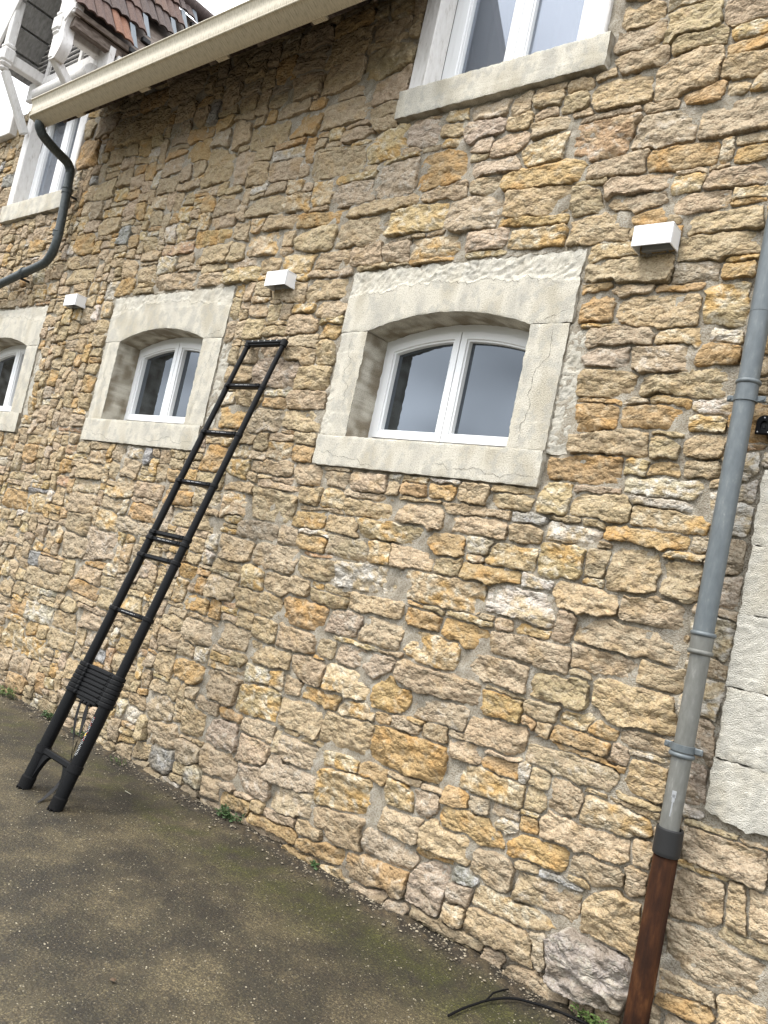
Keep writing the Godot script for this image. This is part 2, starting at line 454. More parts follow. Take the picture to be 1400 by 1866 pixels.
# stones measured on the photographed wall: middle x, middle y, width, height in cm, and kind
# (0 tan, 1 ochre, 2 golden with pale crust, 3 pinkish grey, 4 pale, 5 blue grey, 6 rusty, 7 rough boulder)
const MEASURED := [
	-216, 12, 24, 15, 5, -142, 9, 28, 8, 1, -72, 9, 31, 8, 1, -33, 11, 38, 11, 6, -223, 26, 31, 17, 0, -193, 23, 22, 13, 3, -164, 26, 31, 15, 0, -130, 25, 30, 14, 3, -100, 24, 32, 13, 3,
	-80, 16, 22, 8, 0, -64, 24, 36, 15, 0, -29, 25, 34, 10, 3, -1, 19, 20, 22, 3, 16, 22, 13, 8, 3, 17, 29, 13, 6, 5, 40, 14, 35, 11, 0, 45, 26, 44, 7, 2, 59, 17, 8, 12, 3,
	82, 18, 35, 22, 7, 120, 29, 22, 8, 0, 120, 23, 20, 7, 1, 140, 30, 18, 12, 0, -444, 45, 31, 20, 2, -407, 42, 35, 15, 2, -370, 57, 40, 15, 0, -230, 41, 28, 16, 3, -195, 44, 23, 21, 0,
	-186, 55, 23, 10, 0, -167, 43, 30, 17, 3, -137, 42, 27, 14, 0, -103, 38, 39, 14, 3, -99, 50, 32, 15, 3, -70, 56, 26, 8, 2, -61, 43, 43, 19, 2, -28, 53, 18, 12, 2, -24, 39, 24, 10, 0,
	-12, 54, 12, 10, 3, 3, 41, 29, 12, 0, 16, 53, 34, 10, 1, 30, 38, 23, 13, 0, 31, 58, 14, 8, 4, 50, 54, 30, 10, 1, 58, 38, 31, 12, 3, 78, 57, 24, 8, 0, 87, 41, 24, 21, 0,
	94, 58, 9, 12, 0, 118, 62, 18, 18, 0, 128, 42, 37, 18, 0, -411, 70, 39, 14, 4, -372, 71, 36, 14, 0, -337, 79, 38, 12, 0, -211, 71, 29, 14, 1, -177, 69, 31, 18, 0, -146, 84, 20, 9, 4,
	-141, 70, 36, 19, 2, -107, 71, 33, 17, 0, -94, 85, 29, 10, 1, -70, 71, 32, 18, 0, -67, 84, 24, 8, 2, -28, 73, 47, 19, 1, 3, 84, 18, 8, 0, 18, 74, 42, 11, 2, 25, 84, 16, 5, 1,
	59, 81, 14, 11, 0, 69, 68, 40, 11, 0, 80, 80, 26, 10, 2, 125, 81, 31, 13, 0, 142, 65, 10, 16, 0, -412, 98, 68, 13, 0, -410, 109, 39, 13, 3, -354, 99, 41, 11, 1, -320, 98, 27, 15, 0,
	-288, 99, 24, 14, 2, -208, 97, 30, 14, 0, -176, 101, 31, 15, 0, -141, 97, 37, 13, 0, -122, 111, 33, 13, 0, -108, 97, 23, 13, 0, -97, 112, 14, 11, 0, -80, 112, 17, 10, 3, -78, 97, 29, 14, 2,
	-60, 111, 20, 12, 3, -45, 98, 24, 16, 1, -19, 111, 51, 13, 0, -14, 99, 32, 13, 3, 18, 97, 30, 14, 0, 19, 110, 21, 11, 1, 58, 94, 38, 9, 3, 60, 106, 27, 7, 1, 91, 99, 17, 15, 0,
	-383, 129, 40, 19, 0, -345, 135, 40, 25, 3, -218, 114, 26, 10, 1, -198, 129, 27, 14, 3, -160, 125, 39, 13, 0, -120, 127, 35, 16, 1, -88, 128, 25, 13, 3, -61, 128, 29, 15, 0, -28, 127, 35, 16, 2,
	11, 126, 38, 15, 0, 39, 114, 17, 8, 0, 44, 125, 27, 14, 0, 55, 114, 14, 6, 2, 81, 126, 35, 18, 0, 88, 114, 22, 7, 0, -497, 156, 43, 17, 1, -458, 156, 28, 19, 2, -344, 155, 27, 16, 2,
	-309, 155, 44, 10, 3, -193, 155, 30, 16, 0, -155, 155, 39, 17, 0, -140, 141, 38, 13, 0, -118, 154, 29, 13, 0, -103, 139, 28, 8, 0, -77, 155, 47, 14, 4, -69, 142, 38, 10, 0, -36, 140, 23, 11, 1,
	-28, 157, 49, 16, 2, -9, 139, 27, 11, 1, 19, 159, 38, 15, 4, 28, 138, 40, 11, 0, 42, 154, 9, 15, 0, 64, 141, 29, 9, 0, 73, 154, 47, 12, 0, 89, 142, 18, 8, 0, -332, 182, 25, 15, 2,
	-303, 166, 35, 12, 1, -300, 183, 33, 11, 0, -265, 182, 35, 11, 1, -241, 168, 47, 11, 0, -231, 184, 30, 11, 3, -201, 184, 25, 14, 2, -175, 169, 36, 11, 3, -166, 187, 39, 19, 0, -134, 182, 29, 11, 1,
	-126, 168, 24, 9, 1, -105, 182, 26, 10, 0, -98, 169, 29, 10, 3, -74, 170, 15, 10, 2, -70, 182, 46, 11, 2, -51, 170, 28, 11, 0, -29, 181, 22, 12, 1, -28, 170, 18, 8, 0, -11, 183, 15, 8, 4,
	-1, 169, 33, 8, 1, 8, 182, 27, 12, 2, 35, 182, 22, 16, 2, 49, 166, 31, 12, 0, 70, 184, 24, 19, 0, 80, 167, 26, 11, 0, 91, 183, 15, 15, 0, 109, 181, 7, 12, 3, -235, 212, 22, 18, 1,
	-203, 196, 31, 8, 0, -175, 210, 37, 9, 0, -142, 209, 20, 12, 0, -118, 208, 19, 9, 0, -117, 196, 17, 11, 2, -92, 208, 27, 10, 0, -88, 194, 36, 8, 0, -52, 194, 32, 12, 0, -40, 208, 19, 9, 1,
	-25, 201, 26, 5, 0, -15, 193, 34, 9, 0, 1, 207, 23, 8, 0, 13, 192, 16, 10, 0, 25, 211, 15, 15, 2, 38, 196, 25, 8, 4, 48, 210, 26, 11, 0, 72, 199, 37, 7, 1, 81, 207, 31, 8, 2,
	-172, 221, 21, 11, 2, -149, 221, 21, 10, 1, 37, 226, 35, 11, 1, 74, 230, 13, 6, 1, 74, 221, 32, 9, 4, 79, 215, 31, 3, 4, 91, 231, 14, 6, 0, -225, 242, 30, 15, 1, -189, 241, 28, 15, 3,
	-157, 242, 31, 13, 0, -157, 255, 33, 11, 0, 36, 252, 22, 13, 1, 46, 240, 38, 12, 0, 65, 253, 26, 11, 1, 72, 239, 12, 11, 0, 72, 261, 19, 4, 1, 90, 251, 13, 8, 2, 90, 258, 14, 6, 4,
	91, 241, 14, 11, 0, -227, 272, 28, 13, 0, -192, 273, 40, 20, 3, -172, 284, 27, 11, 0, -156, 270, 29, 14, 0, 36, 281, 26, 10, 3, 37, 268, 30, 13, 0, 63, 280, 26, 10, 3, 77, 269, 36, 14, 0,
	89, 282, 16, 8, 1, -176, 306, 27, 14, 0, 28, 306, 18, 15, 1, 40, 291, 35, 9, 0, 58, 303, 39, 17, 0, 72, 290, 21, 7, 2, 88, 304, 20, 19, 2, -191, 328, 24, 13, 0, -159, 328, 39, 15, 0,
	-153, 315, 27, 11, 0, 25, 317, 19, 6, 1, 40, 324, 42, 13, 0, 43, 314, 22, 7, 0, 72, 320, 19, 8, 3, 80, 332, 36, 11, 0, 91, 320, 13, 7, 1, -479, 362, 49, 13, 0, -328, 346, 59, 13, 0,
	-250, 345, 37, 10, 2, -193, 348, 29, 12, 2, -162, 349, 32, 13, 0, -133, 348, 25, 12, 0, -80, 348, 36, 12, 2, -46, 348, 32, 11, 3, -14, 346, 35, 12, 2, 20, 347, 32, 15, 0, 39, 358, 29, 11, 0,
	46, 349, 16, 7, 1, 67, 354, 28, 9, 0, 80, 344, 33, 11, 0, -336, 374, 38, 11, 6, -296, 378, 41, 11, 1, -292, 364, 43, 14, 0, -234, 366, 37, 18, 2, -220, 381, 34, 12, 0, -183, 364, 39, 14, 0,
	-181, 378, 47, 9, 1, -142, 364, 44, 18, 0, -127, 379, 55, 9, 0, -98, 368, 42, 19, 2, -82, 380, 33, 10, 0, -59, 365, 34, 18, 3, -19, 381, 49, 12, 1, -18, 366, 36, 14, 0, 10, 363, 17, 16, 0,
	23, 379, 31, 9, 0, 37, 367, 32, 10, 0, 56, 377, 33, 10, 1, 60, 364, 15, 8, 2, 83, 364, 25, 9, 0, 87, 374, 14, 8, 1, -484, 392, 30, 21, 1, -242, 395, 39, 14, 0, -208, 392, 27, 14, 2,
	-185, 397, 21, 19, 2, -158, 392, 34, 15, 3, -124, 397, 33, 21, 3, -87, 398, 33, 24, 1, -49, 392, 32, 10, 3, -43, 403, 23, 13, 0, -21, 395, 27, 16, 2, 12, 396, 37, 20, 6, 44, 395, 30, 17, 3,
	60, 408, 19, 7, 1, 77, 394, 31, 19, 0, -307, 437, 32, 30, 0, -277, 430, 21, 26, 0, -259, 422, 23, 17, 0, -230, 420, 33, 16, 0, -177, 416, 48, 19, 0, -162, 434, 31, 9, 0, -142, 436, 27, 11, 0,
	-136, 421, 31, 20, 2, -108, 422, 21, 16, 3, -62, 417, 26, 11, 3, -24, 425, 19, 9, 0, -8, 420, 14, 11, 0, 19, 419, 29, 17, 0, 26, 434, 23, 9, 0, 51, 422, 30, 23, 0, 54, 437, 22, 8, 0,
	77, 436, 13, 8, 2, 78, 418, 20, 12, 0, -339, 455, 26, 17, 1, -290, 460, 20, 21, 0, -255, 451, 40, 17, 0, -218, 451, 31, 18, 1, -181, 452, 41, 18, 0, -142, 461, 28, 19, 0, 23, 460, 18, 14, 0,
	23, 447, 25, 11, 0, 49, 449, 25, 16, 0, 73, 448, 19, 13, 0, -521, 487, 42, 30, 1, -227, 483, 33, 21, 0, -191, 480, 37, 20, 0, -149, 481, 42, 21, 0, -499, 510, 39, 18, 0, -436, 495, 79, 28, 0,
	-376, 516, 48, 23, 0]
var S: Array = []        # every stone: [x, y, half width, half height, tilt, kind, cos, sin, corner]
var blocked: Array = []  # rectangles of dressed stone: the same layout without kind
var openings: Array = [] # Rect2, where the wall is open

func sd(s: Array, x: float, y: float) -> float:
	var dx: float = x - s[0]
	var dy: float = y - s[1]
	var hw: float = s[2]
	var u: float = dx * s[6] + dy * s[7]
	var v: float = dy * s[6] - dx * s[7]
	u -= s[10] * v
	v /= 1.0 + s[9] * clampf(u / hw, -1.2, 1.2)
	var r: float = s[8]
	var cut := maxf(s[11] * u + s[12] * v - s[13], s[14] * u + s[15] * v - s[16])
	u = absf(u) - hw + r
	v = absf(v) - s[3] + r
	if u > 0.0 and v > 0.0:
		return maxf(cut, sqrt(u * u + v * v) - r)
	return maxf(cut, maxf(u, v) - r)

func rect_entry(x0: float, x1: float, y0: float, y1: float) -> Array:
	return [(x0 + x1) / 2, (y0 + y1) / 2, (x1 - x0) / 2, (y1 - y0) / 2, 0.0, -1, 1.0, 0.0, 0.0, 0.0, 0.0, 0.0, 0.0, 9.0, 0.0, 0.0, 9.0]

func add_stone(x: float, y: float, w: float, h: float, tilt: float, kind: int) -> void:
	var r := minf(w, h) * rng.randf_range(0.02, 0.08)
	var s: Array = [x, y, w / 2, h / 2, tilt, kind, cos(tilt), sin(tilt), r, rng.randf_range(-0.18, 0.18), rng.randf_range(-0.25, 0.25)]
	# two broken corners
	for k in 2:
		var q := rng.randi() % 4
		var sx := -1.0 if q < 2 else 1.0
		var sy := -1.0 if q % 2 == 0 else 1.0
		var a := atan2(w, h) + rng.randf_range(-0.35, 0.35)
		var n := Vector2(sx * cos(a), sy * sin(a))
		s.append_array([n.x, n.y, absf(n.x) * w / 2 + absf(n.y) * h / 2 - rng.randf_range(-0.05, 0.32) * minf(w, h)])
	S.append(s)

func lay_stones() -> void:
	for i in range(0, MEASURED.size(), 5):
		var y: float = MEASURED[i + 1] * 0.01
		var tilt := rng.randf_range(-0.05, 0.05) + 0.12 * clampf(1.1 - y, 0.0, 0.8)
		add_stone(MEASURED[i] * 0.01, y, MEASURED[i + 2] * 0.01 + 0.012, MEASURED[i + 3] * 0.01 + 0.012, tilt, MEASURED[i + 4])
	# fill what is left, from the ground upwards, with stones of random size
	var gw := int((RIGHT - LEFT) * 100)
	var gh := int((TOP + 0.1) * 100)
	var g := PackedByteArray()
	g.resize(gw * gh)
	for set_ in [S, blocked]:
		for s in set_:
			var ex: float = s[2] + absf(s[7]) * s[3] * 0.6 - 0.004
			var ey: float = s[3] + absf(s[7]) * s[2] * 0.4 - 0.004
			for iy in range(maxi(0, int((s[1] - ey + 0.1) * 100)), mini(gh, int((s[1] + ey + 0.1) * 100) + 1)):
				for ix in range(maxi(0, int((s[0] - ex - LEFT) * 100)), mini(gw, int((s[0] + ex - LEFT) * 100) + 1)):
					g[iy * gw + ix] = 1
	for iy in gh:
		var ix := 0
		while ix < gw:
			if g[iy * gw + ix] != 0:
				ix += 1
				continue
			var left := LEFT + ix * 0.01 < -2.2
			var ww := int(rng.randf_range(14, 40) if left else rng.randf_range(16, 44))
			var hh := int(rng.randf_range(8, 18) if rng.randf() < 0.76 else rng.randf_range(3, 6))
			if rng.randf() < 0.16:
				ww = int(rng.randf_range(9, 15))
			if iy > 440:
				ww = int(ww * 1.25)
				hh = int(hh * 1.2) + 2
			var w := 0
			while w < ww + 9 and ix + w < gw and g[iy * gw + ix + w] == 0:
				w += 1
			if w <= ww + 8:
				pass
			else:
				w = ww
			var h := 1
			var clear := true
			while h < hh + 4 and iy + h < gh:
				for k in w:
					if g[(iy + h) * gw + ix + k] != 0:
						clear = false
						break
				if not clear:
					break
				h += 1
			if clear:
				h = mini(h, hh)
			for a in h:
				for b in w:
					g[(iy + a) * gw + ix + b] = 1
			if w >= 6 and h >= 2 and w * h >= 16:
				var x := LEFT + (ix + w * 0.5) * 0.01
				var y := -0.1 + (iy + h * 0.5) * 0.01
				var r := rng.randf()
				var kind := 0
				if r > 0.985: kind = 5
				elif r > 0.965: kind = 6
				elif r > 0.91: kind = 4
				elif r > 0.87: kind = 3
				elif r > 0.74: kind = 2
				elif r > 0.62: kind = 1
				if x > 1.04 and x < 1.2 and y > 0.9 and y < 2.4:
					kind = 4 if r > 0.5 else 3
				add_stone(x, y, w * 0.01 + 0.004, h * 0.01 + 0.004, rng.randf_range(-0.07, 0.07) + 0.1 * clampf(1.0 - y, 0.0, 0.8) * minf(1.0, 0.2 / (w * 0.01)), kind)
			ix += w

# colour of stone of a kind at a place (linear, real-world)
func stone_colour(kind: int, p: Vector3, tone: float, own: Color, top: float) -> Color:
	var n1 := noise.get_noise_3d(p.x * 5.0 + tone * 90, p.y * 7.0, tone * 40)
	var n2 := noise.get_noise_3d(p.x * 16.0 + 50, p.y * 24.0, tone * 70)
	var c := own
	match kind:
		1: c = c.lerp(rgb(0.45, 0.27, 0.1), clampf(n1 * 2.2, 0, 0.75)).lerp(rgb(0.5, 0.42, 0.3), clampf(n2 * 2.0 - 0.3, 0, 0.6))
		2: c = c.lerp(rgb(0.5, 0.32, 0.12), clampf(n1 * 2.6, 0, 0.85)).lerp(rgb(0.62, 0.56, 0.44), clampf(n2 * 3.0 - 0.15, 0, 0.85))
		3: c = c.lerp(rgb(0.43, 0.34, 0.24), clampf(n1 * 2.0, 0, 0.6)).lerp(rgb(0.55, 0.51, 0.45), clampf(n2 * 2.0 - 0.3, 0, 0.6))
		4: c = c.lerp(rgb(0.46, 0.36, 0.21), clampf(n1 * 3.0 + 0.1, 0, 0.8)).lerp(rgb(0.6, 0.58, 0.54), clampf(n2 * 3.0, 0, 0.8))
		5: c = c.lerp(rgb(0.45, 0.45, 0.45), clampf(n2 * 2.5, 0, 0.8))
		6: c = c.lerp(rgb(0.47, 0.36, 0.23), clampf(n1 * 3.0, 0, 0.85)).lerp(rgb(0.55, 0.5, 0.43), clampf(n2 * 2.5 - 0.4, 0, 0.8))
		7: c = c.lerp(rgb(0.24, 0.2, 0.16), clampf(n1 * 3.0, 0, 0.7)).lerp(rgb(0.46, 0.425, 0.365), clampf(n2 * 3.0 - 0.3, 0, 0.8))
		_: c = c.lerp(rgb(0.44, 0.31, 0.16), clampf(n1 * 1.8 - 0.2, 0, 0.5)).lerp(rgb(0.5, 0.43, 0.32), clampf(n2 * 1.8 - 0.2, 0, 0.5)).lerp(rgb(0.31, 0.24, 0.16), clampf(-n2 * 2.0 - 0.12, 0, 0.6))
	# earth splashed on the foot of the wall, and the shade under the eaves painted into the stone
	var foot := clampf((0.2 - p.y + n1 * 0.25) / 0.25, 0.0, 1.0)
	c = c.lerp(rgb(0.16, 0.13, 0.09), foot * 0.65)
	var eave_shade := clampf((p.y - top + n1 * 0.3) / 0.6, 0.0, 1.0)
	c = c.lerp(rgb(0.22, 0.17, 0.105), eave_shade * 0.45)
	return c

func base_colour(kind: int) -> Color:
	var c: Color = [rgb(0.45, 0.36, 0.236), rgb(0.45, 0.32, 0.165), rgb(0.47, 0.37, 0.222), rgb(0.43, 0.352, 0.252), rgb(0.53, 0.475, 0.38), rgb(0.29, 0.285, 0.27), rgb(0.4, 0.27, 0.155), rgb(0.34, 0.305, 0.25)][kind]
	var v := rng.randf_range(0.84, 1.07)
	return Color(c.r * v * rng.randf_range(0.97, 1.04), c.g * v, c.b * v * rng.randf_range(0.9, 1.12))

func build_stone(st: SurfaceTool, i: int, near: Array, first: int) -> int:
	var s: Array = S[i]
	var hw: float = s[2]
	var hh: float = s[3]
	var dist := Vector3(s[0] - 2.05, s[1] - 1.6, 3.38).length()
	var res := clampf(dist * 0.0025, 0.007, 0.018)
	var per := 4.0 * (hw + hh)
	var n := clampi(int(per / res / 4.0) * 4, 24, 140)
	var rad := minf(hw, hh)
	var rings := clampi(int(rad / res * 0.9), 4, 14)
	var kind: int = s[5]
	var own := base_colour(kind)
	var tone := rng.randf()
	var proud := rng.randf_range(-0.003, 0.014)
	var ax := rng.randf_range(-0.08, 0.08)
	var ay := rng.randf_range(-0.16, 0.12)
	var lay := rng.randf_range(-14.0, 14.0)
	var facets := PackedFloat32Array()
	for k in 5:
		var fa := rng.randf_range(0, TAU)
		var fd := Vector2(cos(fa), sin(fa))
		var sl := rng.randf_range(0.1, 0.6)
		facets.append_array([-sl * fd.x, -sl * fd.y, sl * (absf(fd.x) * hw + absf(fd.y) * hh) * rng.randf_range(0.4, 1.1)])
	var amp := rng.randf_range(0.7, 1.3) * clampf(rad / 0.06, 0.35, 1.25)
	if kind == 7 and hh > 0.08 and s[1] < 0.4:
		proud = 0.05
		amp = 2.6
	elif s[1] < 0.25:
		proud += rng.randf_range(0.0, 0.025)
	var gap := rng.randf_range(0.003, 0.009) * clampf(rad / 0.05, 0.5, 1.15)
	st.set_smooth_group(0)
	var inner: Array[Vector2] = []
	var outer: Array[Vector2] = []
	var nx := maxi(2, int(n * hw / (hw + hh) / 2.0))
	var ny := maxi(2, n / 2 - nx)
	var pts: Array[Vector2] = []
	for k in nx: pts.append(Vector2(lerpf(-hw, hw, float(k) / nx), -hh))
	for k in ny: pts.append(Vector2(hw, lerpf(-hh, hh, float(k) / ny)))
	for k in nx: pts.append(Vector2(lerpf(hw, -hw, float(k) / nx), hh))
	for k in ny: pts.append(Vector2(-hw, lerpf(hh, -hh, float(k) / ny)))
	var c: float = s[6]
	var sn: float = s[7]
	var long := hw > hh
	var reach := maxf(0.0, absf(hw - hh) - 0.01)
	for q in pts:
		var o := Vector2(clampf(q.x, -reach, reach), 0) if long else Vector2(0, clampf(q.y, -reach, reach))
		var a := Vector2(s[0] + o.x * c - o.y * sn, s[1] + o.x * sn + o.y * c)
		var b := Vector2(s[0] + q.x * c - q.y * sn, s[1] + q.x * sn + q.y * c)
		var ox := noise.get_noise_2d(b.x * 8.0, b.y * 8.0) * 0.01 + noise.get_noise_2d(b.x * 45.0, b.y * 45.0) * 0.005
		var oy := noise.get_noise_2d(b.x * 8.0 + 70, b.y * 8.0) * 0.01 + noise.get_noise_2d(b.x * 45.0 + 90, b.y * 45.0) * 0.005
		var lo := 0.3
		var hi := 0.3
		var step := 0.15
		var phase := 0
		var t := 0.74
		var lim := 0.05 + a.distance_to(b) * 0.5
		var rivals: Array = []
		for e in near:
			if sd(e, b.x + ox, b.y + oy) < lim:
				rivals.append(e)
		while phase < 4:
			var p := a.lerp(b, t)
			var wx := p.x + ox
			var wy := p.y + oy
			var d := sd(s, wx, wy)
			var inside := d < 0.03
			if inside:
				for e in rivals:
					if sd(e, wx, wy) < d + gap * 2.0:
						inside = false
						break
			if phase == 0:
				if inside and t < 1.5:
					lo = t
					t += step
				else:
					hi = t
					phase = 1
					t = (lo + hi) * 0.5
			else:
				if inside:
					lo = t
				else:
					hi = t
				t = (lo + hi) * 0.5
				phase += 1
		inner.append(a)
		outer.append(a.lerp(b, lo))
	n = pts.size()
	var at := first
	var rim: Array[Vector3] = []
	var rim_colour: Array[Color] = []
	for j in rings + 1:
		var f0 := 1.0 - pow(1.0 - minf(1.0, float(j) / (rings - 1)), 1.25)
		for k in n:
			var span := inner[k].distance_to(outer[k])
			var f := f0 * (1.0 - minf(0.3, 0.004 / maxf(span, 0.002))) if j < rings else 1.0
			var p := inner[k].lerp(outer[k], f)
			var dx: float = p.x - s[0]
			var dy: float = p.y - s[1]
			var low := noise.get_noise_3d(p.x * 4.5 + tone * 60, p.y * 7.0, tone * 30)
			var rr := ridge.get_noise_3d(p.x * 9.0 + tone * 20, p.y * 13.0 + 9, tone * 30)
			# split along the bed: ledges one above the other
			var led := low * 3.4 + dy * lay
			var fl := floorf(led)
			var terrace := (fl + smoothstep(0.42, 0.55, led - fl)) * 0.29
			var chip := 0.0
			for k3 in 5:
				chip = minf(chip, facets[k3 * 3] * dx + facets[k3 * 3 + 1] * dy + facets[k3 * 3 + 2])
			var z := proud + amp * (terrace * 0.014 + rr * 0.0075) + chip + ax * dx + ay * dy
			if j == rings:
				z -= 0.002 + 0.003 * absf(rr)
			z = maxf(z, -0.022)
			var v := Vector3(p.x, p.y, z)
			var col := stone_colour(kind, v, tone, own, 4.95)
			st.set_color(col)
			st.add_vertex(v)
			if j == rings:
				rim.append(v)
				rim_colour.append(col)
	# the flanks meet the face at a hard arris
	st.set_smooth_group(1)
	for j in 2:
		for k in n:
			st.set_color(rim_colour[k])
			st.add_vertex(rim[k] if j == 0 else Vector3(rim[k].x, rim[k].y, -0.06))
	for j in rings + 2:
		if j == rings:
			continue
		for k in n:
			var k2 := (k + 1) % n
			var a := at + j * n + k
			var b := at + j * n + k2
			st.add_index(a)
			st.add_index(b)
			st.add_index(b + n)
			st.add_index(a)
			st.add_index(b + n)
			st.add_index(a + n)
	return at + (rings + 3) * n

func build_wall(wall: Node3D) -> void:
	lay_stones()
	var cell := {}
	var all: Array = S + blocked
	for i in all.size():
		var s: Array = all[i]
		for cx in range(floori((s[0] - s[2] - 0.06) / 0.3), floori((s[0] + s[2] + 0.06) / 0.3) + 1):
			for cy in range(floori((s[1] - s[3] - 0.06) / 0.3), floori((s[1] + s[3] + 0.06) / 0.3) + 1):
				var key := cx * 1000 + cy
				if not cell.has(key):
					cell[key] = []
				cell[key].append(i)
	var rest := surf()
	var used_v := 0
	var single := MEASURED.size() / 5
	for i in S.size():
		var s: Array = S[i]
		var hit := {}
		for cx in range(floori((s[0] - s[2]) / 0.3), floori((s[0] + s[2]) / 0.3) + 1):
			for cy in range(floori((s[1] - s[3]) / 0.3), floori((s[1] + s[3]) / 0.3) + 1):
				for k in cell.get(cx * 1000 + cy, []):
					if k != i:
						var e: Array = all[k]
						if absf(e[0] - s[0]) < e[2] + s[2] + 0.08 and absf(e[1] - s[1]) < e[3] + s[3] + 0.08:
							hit[k] = e
		var near: Array = hit.values()
		if i < single:
			var st := surf()
			build_stone(st, i, near, 0)
			st.generate_normals()
			obj("stone", st.commit(), M.stone, wall)
		else:
			used_v = build_stone(rest, i, near, used_v)
	rest.generate_normals()
	var r := obj("rubble_stones", rest.commit(), M.stone, wall)
	r.set_meta("kind", "stuff")

# the mortar bed between the stones: a fine uneven sheet, left open at the windows
func mortar_bed() -> ArrayMesh:
	var st := surf()
	var step := 0.03
	var nx := int((RIGHT - LEFT) / step)
	var ny := int((TOP + 0.12) / step)
	for j in ny + 1:
		for i in nx + 1:
			var x := LEFT + i * step
			var y := -0.12 + j * step
			var n := noise.get_noise_2d(x * 12.0, y * 12.0)
			var n2 := noise.get_noise_2d(x * 40.0, y * 40.0 + 7)
			var n3 := noise.get_noise_2d(x * 5.0 + 40, y * 7.0)
			var z := -0.011 + n * 0.012 + n2 * 0.006 - 0.03 * clampf(n3 * 2.4 - 0.4, 0, 1)
			st.set_smooth_group(0)
			var c := rgb(0.41, 0.372, 0.305).lerp(rgb(0.52, 0.485, 0.42), clampf(n * 2.0, 0, 1)).lerp(rgb(0.27, 0.235, 0.185), clampf(-n2 * 1.5, 0, 0.7))
			c = c.lerp(rgb(0.13, 0.105, 0.075), clampf((0.22 - y) / 0.3, 0, 0.7))
			st.set_color(c)
			st.add_vertex(Vector3(x, y, z))
	for j in ny:
		for i in nx:
			var mid := Vector2(LEFT + (i + 0.5) * step, -0.12 + (j + 0.5) * step)
			var open := false
			for r in openings:
				if (r as Rect2).has_point(mid):
					open = true
					break
			if open:
				continue
			var a := j * (nx + 1) + i
			for k in [a, a + nx + 1, a + nx + 2, a, a + nx + 2, a + 1]:
				st.add_index(k)
	st.generate_normals()
	return st.commit()

